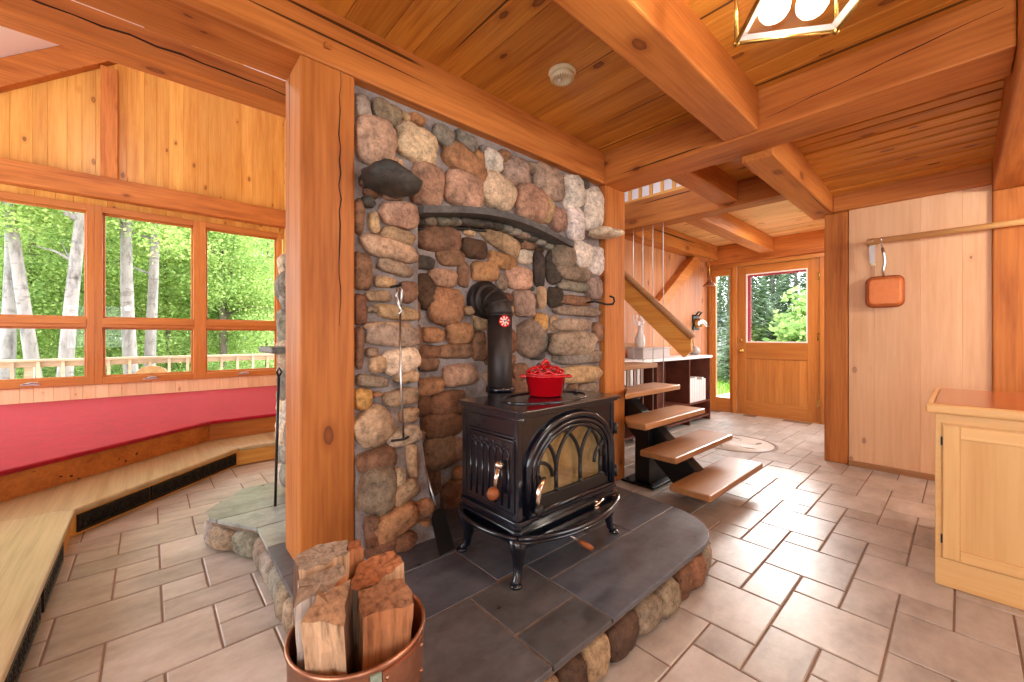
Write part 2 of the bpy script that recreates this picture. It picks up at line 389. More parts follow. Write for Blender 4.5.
SKY, SUN, KFILL, LANT, HALL, SUNL, EXPO = 7.0, 4.0, 36, 34, 22, 65, 0.3
STONES=[
('F',0.754,2.324,0.084,0.116,-10,'gw'),('F',0.905,2.343,0.152,0.105,15,'gb'),('F',1.074,2.372,0.091,0.052,5,'ob'),('F',0.843,2.173,0.197,0.233,0,'tp'),
('F',1.062,2.233,0.246,0.174,10,'cr'),('F',1.243,2.335,0.138,0.105,15,'g'),('F',1.394,2.354,0.15,0.092,10,'g'),('F',1.384,2.228,0.305,0.147,20,'ob'),
('F',1.133,2.031,0.196,0.232,0,'pb'),('F',1.381,2.062,0.259,0.205,5,'pk'),('F',0.807,1.869,0.065,0.053,0,'dg'),('F',0.752,1.788,0.053,0.157,0,'b'),
('F',0.835,1.772,0.05,0.098,-5,'tan'),('F',0.973,1.837,0.208,0.13,0,'pt'),('F',1.532,2.327,0.068,0.083,0,'g'),('F',1.585,2.298,0.149,0.142,0,'wh'),
('F',1.696,2.352,0.093,0.084,0,'b'),('F',1.793,2.288,0.224,0.164,0,'pg'),('F',1.635,2.114,0.27,0.219,10,'cr'),('F',2.099,2.295,0.295,0.216,0,'gt'),
('F',1.936,2.105,0.272,0.244,0,'pb'),('F',2.088,2.094,0.101,0.192,15,'tan'),('F',2.2,2.054,0.155,0.174,0,'pb'),('F',2.362,2.282,0.243,0.246,-15,'wh'),
('F',2.393,2.05,0.195,0.239,0,'wh'),('F',2.62,2.214,0.258,0.346,0,'w'),('F',2.506,2.376,0.109,0.084,0,'dg'),('F',1.485,2.242,0.083,0.158,0,'ob'),
('F',1.471,2.048,0.074,0.118,0,'ob'),('F',2.286,1.797,0.198,0.177,0,'gb'),('F',2.481,1.833,0.229,0.193,0,'w'),('F',2.647,1.803,0.174,0.226,0,'wh'),
('F',1.942,2.352,0.105,0.082,0,'gb'),('F',2.402,1.684,0.354,0.112,0,'gb'),('F',2.401,1.582,0.325,0.075,0,'g'),('F',2.63,1.582,0.179,0.167,0,'pg'),
('F',2.415,1.479,0.327,0.075,0,'b'),('F',2.454,1.397,0.512,0.075,0,'gb'),('F',2.389,1.292,0.381,0.093,0,'gt'),('F',2.394,1.151,0.5,0.177,0,'gt'),
('F',2.678,1.237,0.099,0.159,0,'b'),('F',2.418,1.03,0.386,0.075,0,'g'),('F',2.63,1.041,0.195,0.098,0,'gb'),('F',2.484,0.913,0.504,0.124,0,'tan'),
('F',2.567,0.801,0.254,0.078,0,'gb'),('F',0.965,1.726,0.179,0.073,10,'t2'),('F',0.922,1.651,0.292,0.101,5,'tp'),('F',0.774,1.525,0.089,0.174,0,'b'),
('F',0.95,1.559,0.193,0.068,8,'gt'),('F',0.89,1.48,0.101,0.053,0,'tan'),('F',1.022,1.438,0.099,0.104,-10,'b'),('F',0.857,1.406,0.127,0.057,-5,'t2'),
('F',0.961,1.326,0.226,0.074,5,'tan'),('F',0.76,1.336,0.065,0.146,0,'br'),('F',0.91,1.255,0.244,0.048,0,'t2'),('F',0.76,1.149,0.046,0.196,0,'b'),
('F',0.937,1.209,0.28,0.112,2,'gt'),('F',0.981,1.076,0.192,0.127,-8,'cr'),('F',0.855,1.062,0.079,0.085,0,'tan'),('F',1.011,0.991,0.135,0.064,0,'tan'),
('F',0.828,0.98,0.164,0.06,8,'gb'),('F',0.774,0.896,0.093,0.097,0,'oy'),('F',0.981,0.885,0.192,0.088,-5,'t2'),('F',0.828,0.754,0.187,0.186,-25,'tp'),
('F',1.025,0.786,0.104,0.075,0,'t2'),('F',0.982,0.685,0.18,0.087,-10,'cr'),('F',0.826,0.6,0.194,0.108,-5,'b'),('F',0.791,0.465,0.178,0.219,10,'gb'),
('F',0.912,0.5,0.081,0.085,0,'cr'),('F',0.945,0.428,0.142,0.09,-20,'t2'),('F',1.005,0.555,0.058,0.177,0,'tan'),('F',0.875,0.306,0.248,0.124,-15,'ob'),
('F',0.711,0.318,0.074,0.1,0,'b'),('F',0.913,0.216,0.116,0.077,0,'br'),('F',0.788,0.223,0.145,0.055,0,'br'),('F',0.906,0.15,0.105,0.047,0,'b'),
('F',0.68,0.256,0.054,0.08,0,'br'),('N',1.281,1.785,0.305,0.155,0,'b'),('N',1.497,1.865,0.09,0.059,0,'tan'),('N',1.754,1.847,0.35,0.126,20,'t2'),
('N',1.535,1.761,0.203,0.118,0,'db'),('N',1.359,1.679,0.185,0.099,-5,'b'),('N',1.175,1.628,0.136,0.074,0,'dg'),('N',1.781,1.71,0.241,0.102,10,'ob'),
('N',1.976,1.768,0.126,0.1,0,'w'),('N',1.302,1.553,0.203,0.104,0,'pb'),('N',1.452,1.589,0.08,0.153,0,'b'),('N',1.621,1.629,0.221,0.121,-5,'ob'),
('N',1.921,1.614,0.235,0.155,0,'pk'),('N',1.32,1.379,0.246,0.217,0,'ob'),('N',1.175,1.467,0.151,0.188,-30,'db'),('N',1.967,1.437,0.217,0.181,0,'pg'),
('N',1.768,1.567,0.094,0.095,0,'gb'),('N',1.238,1.212,0.149,0.089,0,'ob'),('N',1.428,1.22,0.2,0.129,0,'ob'),('N',1.395,1.113,0.257,0.085,0,'b'),
('N',1.213,1.11,0.139,0.082,0,'br'),('N',1.107,1.349,0.087,0.145,0,'b'),('N',1.094,1.637,0.087,0.157,0,'b'),('N',1.108,1.192,0.102,0.158,0,'b'),
('N',2.088,1.189,0.362,0.254,0,'gb'),('N',1.571,1.146,0.112,0.179,0,'b'),('N',1.218,0.914,0.174,0.102,0,'ob'),('N',1.429,0.962,0.248,0.13,0,'pb'),
('N',1.205,1.043,0.139,0.082,0,'b'),('N',1.341,0.799,0.249,0.148,0,'br'),('N',1.304,0.678,0.268,0.146,0,'br'),('N',1.267,0.518,0.215,0.206,0,'b'),
('N',1.413,0.51,0.116,0.129,0,'b'),('N',1.389,0.227,0.179,0.192,0,'b'),('N',1.171,0.807,0.091,0.121,0,'br'),('N',1.217,0.353,0.139,0.143,0,'br'),
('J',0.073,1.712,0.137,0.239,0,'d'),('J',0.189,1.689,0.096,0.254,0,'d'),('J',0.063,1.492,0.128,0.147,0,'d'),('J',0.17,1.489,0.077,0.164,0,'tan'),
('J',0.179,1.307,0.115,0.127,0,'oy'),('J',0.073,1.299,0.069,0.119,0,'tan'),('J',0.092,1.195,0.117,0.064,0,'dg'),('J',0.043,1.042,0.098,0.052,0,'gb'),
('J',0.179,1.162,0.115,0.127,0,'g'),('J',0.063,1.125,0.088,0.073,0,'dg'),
]
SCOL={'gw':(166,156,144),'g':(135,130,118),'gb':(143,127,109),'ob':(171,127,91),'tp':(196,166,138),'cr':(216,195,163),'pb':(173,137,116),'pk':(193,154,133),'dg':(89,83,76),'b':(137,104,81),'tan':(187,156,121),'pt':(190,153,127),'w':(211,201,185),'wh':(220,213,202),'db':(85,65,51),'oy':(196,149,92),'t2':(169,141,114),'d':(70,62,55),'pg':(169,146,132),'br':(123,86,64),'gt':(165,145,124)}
# ================================================================== SETTING
U = .1713
def make_floor():
    b = B(); b.mi = 0
    g = .0075
    def inpit(x, y):      # under the raised sunroom steps
        return y > 1.95 and (x < -.62 or (y-x) > 4.3 or y > 4.7)
    for j in range(-24, 27):
        for i in range(-32, 29):
            f = (i+4*j) % 7
            if f == 0: x0, x1, y0, y1 = i, i+1, j, j+1
            elif f == 3: x0, x1, y0, y1 = i, i+2, j, j+1
            elif f == 5: x0, x1, y0, y1 = i, i+2, j-1, j+1
            else: continue
            X0, X1, Y0, Y1 = 2.27+x0*U+g/2, 2.27+x1*U-g/2, .365+y0*U+g/2, .365+y1*U-g/2
            cx, cy = (X0+X1)/2, (Y0+Y1)/2
            if cx < -3 or cx > 6.85 or cy < -3.55 or cy > 4.6 or inpit(cx, cy): continue
            if cx < 1.75 and cy > 4.55: continue
            b.tone(); c = .004
            b.add([(X0,Y0,-.012),(X1,Y0,-.012),(X1,Y1,-.012),(X0,Y1,-.012),(X0,Y0,-.003),(X1,Y0,-.003),(X1,Y1,-.003),(X0,Y1,-.003),
                   (X0+c,Y0+c,0),(X1-c,Y0+c,0),(X1-c,Y1-c,0),(X0+c,Y1-c,0)],
                  [(0,1,5,4),(1,2,6,5),(2,3,7,6),(3,0,4,7),(4,5,9,8),(5,6,10,9),(6,7,11,10),(7,4,8,11),(8,9,10,11)])
    b.mi = 1; b.tn = (.5,.5,.5,1)
    b.box(-3.1, 6.95, -3.7, 4.7, -.08, -.005)
    return b.build('floor', [M['tile'], M['grout']], kind='structure', origin=(0,0,0))
make_floor()

def holed(b, e, o, u0, u1, z0, z1, t0, t1, holes):
    """wall panel along axis e ('x' or 'y'), thickness t0..t1 on the other axis, rectangular holes (u0,u1,z0,z1)"""
    us = sorted({u0, u1, *[h[0] for h in holes], *[h[1] for h in holes]}); zs = sorted({z0, z1, *[h[2] for h in holes], *[h[3] for h in holes]})
    for a0, a1 in zip(us, us[1:]):
        for c0, c1 in zip(zs, zs[1:]):
            m, n = (a0+a1)/2, (c0+c1)/2
            if any(h[0] < m < h[1] and h[2] < n < h[3] for h in holes): continue
            if e == 'x': b.box(a0, a1, t0, t1, c0, c1)
            else: b.box(t0, t1, a0, a1, c0, c1)

def planks(b, o, eu, ev, n, width, length, w=.15, jitter=.02, th=.02, ch=.006, top=None):
    """a run of boards; top(u) gives an individual length"""
    o, eu, ev, n = map(Vector, (o, eu, ev, n)); u = 0
    while u < width-.005:
        ww = min(w+random.uniform(-jitter, jitter), width-u)
        l = length if top is None else top(u+ww/2)
        b.plank(o+eu*u, eu, ev, n, ww, l, th, ch); u += ww

# --- ceilings
b = B()
planks(b, (-3,-3.6,2.70), (1,0,0), (0,1,0), (0,0,-1), 5.73, 5.52, .165, .03)
u = 3.02
while u < 4.83:
    w = min(random.uniform(.10, .16), 4.84-u); z = 2.645-(u-3.02)*.06
    b.plank((u,-3.6,z+.02), (1,0,0), (0,1,0), (0,0,-1), w, 4.42, .02); u += w
u = 3.02
while u < 4.14:
    w = min(random.uniform(.13, .17), 4.15-u); b.plank((u,1.013,2.70), (1,0,0), (0,1,0), (0,0,-1), w, .50, .02); u += w
b.tn = (.5,.5,.5,1); b.box(-3.1, 3.02, -3.7, 2.0, 2.702, 2.76); b.box(3.02, 5.0, -3.7, 1.013, 2.70, 2.76); b.box(3.02, 4.15, 1.013, 1.5, 2.702, 2.76)
b.build('ceiling', M['ceil'], kind='structure', origin=(0,0,2.68))
b = B(); u = 4.345
while u < 6.9:
    w = min(random.uniform(.11, .15), 6.92-u); b.plank((u,.6,2.68), (1,0,0), (0,1,0), (0,0,-1), w, 2.25, .02); u += w
b.tn = (.5,.5,.5,1); b.box(4.345, 7.1, .5, 2.95, 2.682, 2.76)
b.build('ceiling_hall', M['ceil_hall'], kind='structure', origin=(5,0,2.66))
# sunroom roof: white plaster slopes under a ridge
SL = .8
def roof_z(x): return 4.53+SL*(min(x, .6)+1.36)-SL*max(0, x-.6)
b = B()
b.pxz([(-3.4, roof_z(-3.4)), (.6, roof_z(.6)), (3.2, roof_z(3.2)), (3.2, roof_z(3.2)+.12), (.6, roof_z(.6)+.14), (-3.4, roof_z(-3.4)+.12)], 1.9, 8.2)
b.build('ceiling_sunroom', M['plaster'], kind='structure')

# --- walls
b = B()   # kitchen east wall: pale vertical boards
y = .71
for w in (.18, .292, .238, .157): b.plank((4.9, y, .05), (0,-1,0), (0,0,1), (-1,0,0), w, 2.335, .02, .0025); y -= w
planks(b, (4.9, -.42, .05), (0,-1,0), (0,0,1), (-1,0,0), 3.18, 2.42, .24, .04, .02, .0025)
b.tn = (.5,.5,.5,1); b.box(4.9, 5.04, -3.6, -.422, 0, 2.385); b.box(4.9, 5.04, -.156, .71, 0, 2.385); b.box(4.9, 5.04, -3.6, -.422, 2.385, 2.7)
b.build('wall_east', M['pale_z'], kind='structure')
b = B(); b.box(4.862, 4.88, -.157, .708, 0, .05); b.build('baseboard_east', M['oak_y'], kind='structure', bevel=.004)
b = B(); holed(b, 'x', 0, -3, 5.04, 0, 2.7, -3.75, -3.6, [(-2.0, -.7, .85, 2.25), (2.2, 4.4, .85, 2.25)])
b.build('wall_south', M['pale_z'], kind='structure')
b = B(); holed(b, 'y', 0, -3.6, 2.05, 0, 2.7, -3.15, -3, [(-2.6, 1.0, .85, 2.2)])
b.build('wall_west', M['pale_z'], kind='structure')
b = B(); holed(b, 'y', 0, 2.05, 8.1, 0, 3.4, -3.15, -3, [(2.9, 7.3, .7, 2.9)])
b.build('wall_sunroom_west', M['pine_z'], kind='structure')
b = B(); b.box(1.75, 1.9, 3.05, 8.1, 0, 5.4)
planks(b, (1.75,3.05,.3), (0,1,0), (0,0,1), (-1,0,0), 4.78, 4.6, .15); b.build('wall_sunroom_east', M['pine_z'], kind='structure')
b = B(); b.pxz([(-3, 2.76), (3.02, 2.76), (3.02, roof_z(3.02)), (.6, roof_z(.6)), (-3, roof_z(-3))], 2.0, 2.1)
b.build('wall_loft', M['plaster'], kind='structure')
# sunroom gable wall: boards above and below the windows
b = B()
planks(b, (-3,7.87,3.30), (1,0,0), (0,0,1), (0,-1,0), 4.75, 2, .155, .03, .02, .004, lambda u: roof_z(u-3)-3.30)
planks(b, (-3,7.87,2.90), (1,0,0), (0,0,1), (0,-1,0), 4.75, .3, .155, .03, .015)
b.tn = (.5,.5,.5,1); b.pxz([(-3, 2.96), (1.9, 2.96), (1.9, roof_z(1.9)), (.6, roof_z(.6)), (-3, roof_z(-3))], 7.872, 8.05)
b.build('wall_north', M['pine_z'], kind='structure')
b = B()
planks(b, (-3,7.87,.30), (1,0,0), (0,0,1), (0,-1,0), 4.75, .28, .14, .03, .02)
b.tn = (.5,.5,.5,1); b.box(-3, 1.9, 7.872, 8.05, -.1, .57)
b.build('wall_north_lower', M['pale_z'], kind='structure')
# hall: entry wall, board wall behind the stairs, south wall
b = B()
holed(b, 'y', 0, .5, 2.95, 0, 2.7, 6.93, 7.08, [(1.26, 2.80, -.1, 2.35)])
planks(b, (6.93,.6,0), (0,1,0), (0,0,1), (-1,0,0), .66, 2.35, .14, .02); b.build('wall_entry', M['fir_z'], kind='structure')
b = B(); planks(b, (4.27,2.84,0), (1,0,0), (0,0,1), (0,-1,0), 2.65, 2.66, .19, .03, .02, .003)
b.tn = (.5,.5,.5,1); b.box(4.27, 6.93, 2.842, 2.95, 0, 2.68); b.build('wall_hall', M['hallpine'], kind='structure')
b = B(); holed(b, 'x', 0, 5.04, 6.93, 0, 2.66, .5, .6, [(5.4, 6.7, .5, 2.2)]); b.build('wall_hall_south', M['pale_z'], kind='structure')  # hidden opening added to bring more daylight into the hall
b = B(); b.box(1.9, 4.27, 4.65, 4.8, 0, 5); b.box(4.27, 4.4, 2.95, 4.65, 0, 2.68); b.build('wall_stair', M['pale_z'], kind='structure')
b = B(); holed(b, 'x', 0, 1.9, 7.1, 5.0, 5.1, 1.4, 4.8, [])
b.v = []; b.f = []; b.c = []; b.m = []; b.sm = []
for x0, x1, y0, y1 in ((1.9,2.6,1.4,4.8),(4.6,7.1,1.4,4.8),(2.6,4.6,1.4,2.3),(2.6,4.6,4.2,4.8)): b.box(x0, x1, y0, y1, 5.0, 5.1)
b.box(7.0, 7.1, 1.4, 4.8, 2.76, 5); b.box(4.4, 7.0, 4.65, 4.8, 2.68, 5); b.box(4.4, 7.0, 2.95, 4.65, 2.68, 2.76); b.box(1.9, 7.0, 1.3, 1.4, 2.76, 5)
b.build('wall_upper_floor', M['plaster'], kind='structure')

# --- windows of the sunroom: four units, fixed light over an awning light
def window(n, x0, x1, y=7.85, latch=True):
    b = B(); b.mi = 1; m = .075; zb, zt, t0, t1 = .56, 2.98, 1.33, 1.455
    b.tone(); b.box(x0, x0+m, y-.03, y+.14, zb, zt); b.tone(); b.box(x1-m, x1, y-.03, y+.14, zb, zt)
    b.mi = 0; b.tone(); b.box(x0+m, x1-m, y-.03, y+.14, zb, zb+.09); b.tone(); b.box(x0+m, x1-m, y-.03, y+.14, zt-.085, zt)
    w = b.build('window_%d' % n, [M['winframe'], M['winframe_z']], kind='structure', bevel=.004)
    b = B(); b.tone(); b.box(x0+m, x1-m, y-.035, y+.13, t0, t1); b.box(x0+m, x1-m, y-.055, y-.03, t0+.045, t0+.065); b.build('transom', M['winframe'], w, bevel=.004)
    b = B(); s = .025
    b.mi = 0
    for z0, z1 in ((zb+.09, t0), (t1, zt-.085)):
        b.box(x0+m, x1-m, y+.03, y+.07, z0, z0+s); b.box(x0+m, x1-m, y+.03, y+.07, z1-s, z1)
        b.box(x0+m, x0+m+s, y+.03, y+.07, z0+s, z1-s); b.box(x1-m-s, x1-m, y+.03, y+.07, z0+s, z1-s)
    b.build('sash', M['winframe_z'], w, bevel=.003)
    for z0, z1 in ((zb+.115, t0-.025), (t1+.025, zt-.11)):
        b = B(); b.box(x0+m+s, x1-m-s, y+.048, y+.052, z0, z1); b.build('pane', M['glass'], w)
    if latch:
        b = B(); cx = (x0+x1)/2
        b.box(cx-.08, cx+.08, y-.045, y-.03, zb+.03, zb+.05); b.tube([(cx-.05,y-.05,zb+.05),(cx,y-.075,zb+.065),(cx+.07,y-.06,zb+.06)], .008)
        b.build('latch', M['steel'], w)
    return w
for n, (x0, x1) in enumerate(((-2.80,-1.675), (-1.675,-.55), (-.55,.575), (.575,1.70))): window(n+1, x0, x1)

# --- entry door and its sidelight
D = 6.90
b = B(); b.mi = 0
for y0, y1 in ((2.765,2.80), (2.365,2.43), (1.26,1.31)): b.tone(); b.box(D-.03, D+.16, y0, y1, 0, 2.35)
b.mi = 1; b.tone(); b.box(D-.03, D+.16, 1.31, 2.365, 2.305, 2.35); b.tone(); b.box(D-.03, D+.16, 2.43, 2.765, 2.305, 2.35)
b.tone(); b.box(D-.02, D+.2, 1.31, 2.365, 0, .012); b.tone(); b.box(D-.045, D-.03, 1.0, 2.81, 2.30, 2.36)
b.build('door_frame', [M['door'], M['door_y']], kind='structure', bevel=.004)
b = B(); y0, y1 = 1.315, 2.36; b.mi = 0
for a, c in ((y0, 1.452), (2.245, y1)): b.tone(); b.box(D, D+.045, a, c, .015, 2.30)
b.mi = 1
for a, c in ((.015,.21), (.87,1.115), (2.175,2.30)): b.tone(); b.box(D, D+.045, 1.452, 2.245, a, c)
dr = b.build('door_1', [M['door'], M['door_y']], kind='structure', bevel=.005)
b = B(); planks(b, (D+.032,1.452,.21), (0,1,0), (0,0,1), (-1,0,0), .793, .66, .1, .0, .02, .003)
b.tn = (.5,.5,.5,1); b.box(D+.032, D+.04, 1.452, 2.245, .21, .87); b.build('panel', M['door'], dr)
b = B(); b.box(D+.02, D+.026, 1.452, 2.245, 1.115, 2.175); b.build('pane', M['glass'], dr)
b = B()
for q in ((1.452,1.47,1.115,2.175), (2.227,2.245,1.115,2.175), (1.47,2.227,1.115,1.133), (1.47,2.227,2.157,2.175)): b.box(D+.004, D+.02, *q)
b.build('glazing_bead', M['white'], dr)
b = B(); b.box(D+.046, D+.06, 2.19, 2.245, 1.115, 2.175); b.box(D+.046, D+.06, 1.452, 2.19, 2.13, 2.175); b.build('storm_trim', M['magenta'], dr)
b = B(); b.lathe([(.03,-.012),(.03,0),(.012,0.0)], (D-.001,2.305,.985), 16, 'x'); b.tube([(D,2.305,.985),(D-.055,2.305,.985)], .01); b.ball((D-.06,2.305,.985), .027); b.build('door_knob', M['brass'], dr)
b = B(); b.box(D-.012, D, 2.28, 2.33, 1.115, 1.175); b.lathe([(.018,-.025),(.018,0)], (D-.001,2.305,1.145), 14, 'x'); b.build('deadbolt', M['brass'], dr)
for z in (.28, 1.2, 2.05):
    b = B(); b.tube([(D-.008,1.313,z-.05),(D-.008,1.313,z+.05)], .009); b.box(D-.004, D+.001, 1.315, 1.345, z-.05, z+.05); b.build('hinge', M['brass'], dr)
b = B(); b.mi = 0
for y0, y1 in ((2.43,2.483), (2.692,2.765)): b.tone(); b.box(D, D+.05, y0, y1, 0, 2.305)
b.mi = 1
for a, c in ((0,.22), (2.19,2.305)): b.tone(); b.box(D, D+.05, 2.483, 2.692, a, c)
sl = b.build('window_5', [M['door'], M['door_y']], kind='structure', bevel=.004)
b = B(); b.box(D+.02, D+.026, 2.483, 2.692, .22, 2.19); b.build('pane', M['glass'], sl)
b = B(); b.box(2.6, 4.6, 2.3, 4.2, 5.06, 5.07); b.build('window_6', M['glass'], kind='structure')  # unseen skylight, added to bring daylight down into the stairwell

# ================================================================== TIMBERS (each one a piece of its own)
def timber(name, label, cat, box, axis, bevel=.008, **k):
    b = B(); b.tone(); b.box(*box); o = b.build(name, M['fir_'+axis], bevel=bevel); return tag(o, label, cat, **k)
p = timber('timber_post', 'thick orange timber post rising behind the firewood bucket', 'post', (.486,.724,1.917,2.175,.181,2.43), 'z', .01)
def crack(parent, pts, w, n):
    b = B(); vs = []; n = Vector(n)
    for i, p in enumerate(pts):
        p = Vector(p); d = Vector(pts[min(i+1, len(pts)-1)])-Vector(pts[max(i-1, 0)]); s = d.cross(n).normalized(); h = w*(.2+.8*math.sin(PI*(i+.5)/len(pts)))*random.uniform(.6,1.2)
        vs += [p-s*h, p+s*h, p+s*h+n*.0012, p-s*h+n*.0012]
    k = len(pts); fs = [(0,1,2,3),(4*k-4,4*k-1,4*k-2,4*k-3)]
    for i in range(k-1):
        for q in range(4): fs.append((4*i+q, 4*i+(q+1) % 4, 4*i+4+(q+1) % 4, 4*i+4+q))
    b.add(vs, fs); b.build('drying_crack', M['crack'], parent)
M['crack'] = plain('crack_shadow_wood', rgb(58, 28, 16), .9)
def wander(a, c, amp, n=14):
    a, c = Vector(a), Vector(c); return [a.lerp(c, i/n)+Vector((random.uniform(-amp,amp)*(a.z != c.z and a.x == c.x), 0, random.uniform(-amp,amp)*(a.x != c.x))) for i in range(n+1)]
crack(p, wander((.655,1.9168,2.425), (.655,1.9168,1.25), .006, 20), .0035, (0,-1,0))
timber('timber_post', 'timber post beside the stair, carrying the right end of the long beam over the stove', 'post', (2.735,3.015,1.917,2.175,.0,2.43), 'z', .01)
timber('timber_post', 'knotty timber post between the entry door and the pale board wall', 'post', (4.88,5.08,.715,.895,.0,2.385), 'z', .01)
timber('timber_post', 'broad orange timber post behind the maple cabinet on the right', 'post', (4.85,5.05,-.42,-.158,.0,2.33), 'z', .01)
mb = timber('ceiling_beam', 'long timber beam resting on top of the stone fireplace wall', 'beam', (-3,2.724,1.917,2.175,2.43,2.70), 'x', .01)
b = B(); b.box(.585, .612, 1.903, 1.92, 2.50, 2.527); b.build('wooden_peg', M['fir_y'], mb, bevel=.003)
cb_ = timber('ceiling_beam', 'cross beam running from the stair post over to the right edge, lit by the lantern', 'beam', (2.726,3.02,-.155,2.175,2.431,2.70), 'y', .01)
crack(cb_, [(2.7258, .78-.075*i, 2.50+.0095*i+random.uniform(-.004,.004)) for i in range(13)], .003, (-1,0,0))
timber('ceiling_beam', 'beam with pale wavy-grained underside between smoke detector and glass lantern', 'beam', (-3,2.724,.815,1.013,2.44,2.70), 'x', .01)
timber('ceiling_beam', 'whitish-bottomed beam running from the cross beam to the post by the entry door', 'beam', (3.022,5.05,.82,1.013,2.387,2.70), 'x', .01)
timber('ceiling_beam', 'orange beam at the right edge meeting the post above the maple cabinet', 'beam', (.9,5.05,-.42,-.157,2.331,2.70), 'x', .01)
timber('ceiling_beam', 'short beam capping the pale board wall above the hanging pan', 'beam', (4.82,5.04,-.156,.818,2.386,2.58), 'y', .008)
timber('ceiling_beam', 'fascia beam of the upper floor with the steel cables hanging from it', 'beam', (4.15,4.34,1.014,2.85,2.45,2.76), 'y', .008)
timber('ceiling_joist', 'joist at the edge of the stair opening, pale underside', 'beam', (3.022,4.148,1.42,1.60,2.49,2.76), 'x', .008)
timber('ceiling_joist', 'joist over the entry hall pointing at the door glass', 'beam', (4.342,6.79,1.84,2.02,2.45,2.66), 'x', .008)
timber('ceiling_joist', 'joist along the board wall behind the stair', 'beam', (4.342,6.79,2.62,2.815,2.42,2.66), 'x', .008)
timber('ceiling_beam', 'header beam across the top of the entry door and sidelight', 'beam', (6.80,6.925,.61,2.815,2.362,2.66), 'y', .008)
tb_ = timber('tie_beam', 'dark tie beam crossing the sunroom in front of the gable boards', 'beam', (-2.99,1.74,3.30,3.51,2.895,3.072), 'x', .012)
crack(tb_, wander((-1.6,3.2998,3.02), (1.2,3.2998,2.96), .008, 24), .006, (0,-1,0))
timber('window_header', 'long header beam right above the sunroom windows', 'beam', (-2.99,1.74,7.68,7.848,3.07,3.35), 'x', .01)
timber('gable_stud', 'short upright timber on the sunroom gable boards', 'post', (-.49,-.32,7.72,7.848,3.351,4.86), 'z', .01)
b = B(); b.tone(); b.pxz([(-2.9, roof_z(-2.9)-.36), (.6, roof_z(.6)-.36), (.6, roof_z(.6)-.005), (-2.9, roof_z(-2.9)-.005)], 7.70, 7.848)
tag(b.build('rafter', M['fir_x'], bevel=.01), 'sloping rafter along the sunroom gable under the white ceiling', 'beam')
b = B(); b.tone(); b.prism([(0,0),(1.62,0),(1.62,.17),(0,.17)], (5.0,0,1.42), (.82,0,.572), (-.572,0,.82), (0,1,0), 2.70, 2.818)
tag(b.build('knee_brace', M['fir_x'], bevel=.008), 'diagonal timber brace on the board wall behind the stair', 'brace')

# ================================================================== SUNROOM STEPS AND CARPET
stepf = [(-.33,1.95), (-.33,3.55), (.62,4.50), (1.748,4.50)]
carpf = [(-1.10,1.95), (-1.10,3.60), (.46,4.95), (1.748,5.0)]
def ringpoly(f, g): return f+list(reversed(g))
b = B()
for q in (0, 1, 2):
    b.tone(); poly = [stepf[q], stepf[q+1], (carpf[q+1][0]-.03, carpf[q+1][1]+.06), (carpf[q][0]-.06, carpf[q][1]+(.06 if q == 2 else 0))]
    b.pxy(poly, .135, .17)
st = b.build('raised_step', M['bench'], bevel=.01)
tag(st, 'wide pale oak step wrapping around the sunken tile floor below the red carpet', 'step')
b = B()
def inset(f, d):
    return [(f[0][0]-d, f[0][1]), (f[1][0]-d, f[1][1]+d*.4), (f[2][0]-d*.4, f[2][1]+d), (f[3][0], f[3][1]+d)]
i1, i2 = inset(stepf, .02), inset(stepf, .06)
for q in range(3): b.tone(); b.pxy([i1[q], i1[q+1], i2[q+1], i2[q]], 0, .135)
b.build('riser', M['pine_x'], st, bevel=.003)
b = B(); c1, c2 = inset(carpf, .03), inset(carpf, .07)
b.tone(); b.pxy(c1+[(1.747,7.84), (-2.98,7.84), (-2.98,1.95)], .171, .335)
pf = b.build('carpet_platform', M['fir_x'], bevel=.003); tag(pf, 'honey wood riser of the raised platform under the red carpet', 'platform')
b = B(); b.pxy(carpf+[(1.748,7.848), (-2.99,7.848), (-2.99,1.95)], .336, .372)
tag(b.build('carpet', M['carpet'], bevel=.015, seg=3), 'bright red carpet covering the raised sunroom platform under the windows', 'carpet')
def register(p0, p1, label, z0=.018, z1=.122):
    p0, p1 = Vector((*p0,0)), Vector((*p1,0)); e = (p1-p0); L_ = e.length; e.normalize(); n = Vector((e.y,-e.x,0))
    t = thing('floor_register', label, 'vent', (p0+p1)/2+Vector((0,0,z0)), 'black heating registers in the step riser')
    b = B(); o = p0+n*.001
    b.prism([(0,z0),(L_,z0),(L_,z1),(0,z1)], o, e, (0,0,1), n, 0, .004); b.build('backing', M['grille'], t)
    b = B(); f = .014
    for q in ((0,z0,L_,z0+f),(0,z1-f,L_,z1),(0,z0+f,f,z1-f),(L_-f,z0+f,L_,z1-f)):
        b.prism([(q[0],q[1]),(q[2],q[1]),(q[2],q[3]),(q[0],q[3])], o, e, (0,0,1), n, .004, .014)
    b.build('frame', M['grille'], t, bevel=.002)
    b = B(); k = max(3, round((L_-2*f)/.075)); h = (z1-z0)/2-f; zc = (z0+z1)/2
    for i in range(k):
        c = f+(L_-2*f)*(i+.5)/k; r = (L_-2*f)/k/2
        P = lambda a, z: o+e*a+Vector((0,0,z))+n*.009
        b.tube([P(c+r*.95*math.cos(a*PI/6), zc+h*.95*math.sin(a*PI/6)) for a in range(12)], .0035, 5, closed=True)
        b.tube([P(c+r*.45*math.cos(a*PI/4), zc+h*.45*math.sin(a*PI/4)) for a in range(8)], .003, 5, closed=True)
        b.tube([P(c-r, zc-h), P(c+r, zc+h)], .003, 5); b.tube([P(c-r, zc+h), P(c+r, zc-h)], .003, 5)
    b.build('scrollwork', M['grille'], t)
rx = -.35
register((rx,2.02), (rx,2.56), 'black scrollwork register in the left step riser nearest the bottom edge')
register((rx,2.63), (rx,3.16), 'black scrollwork register in the left step riser next to the corner')
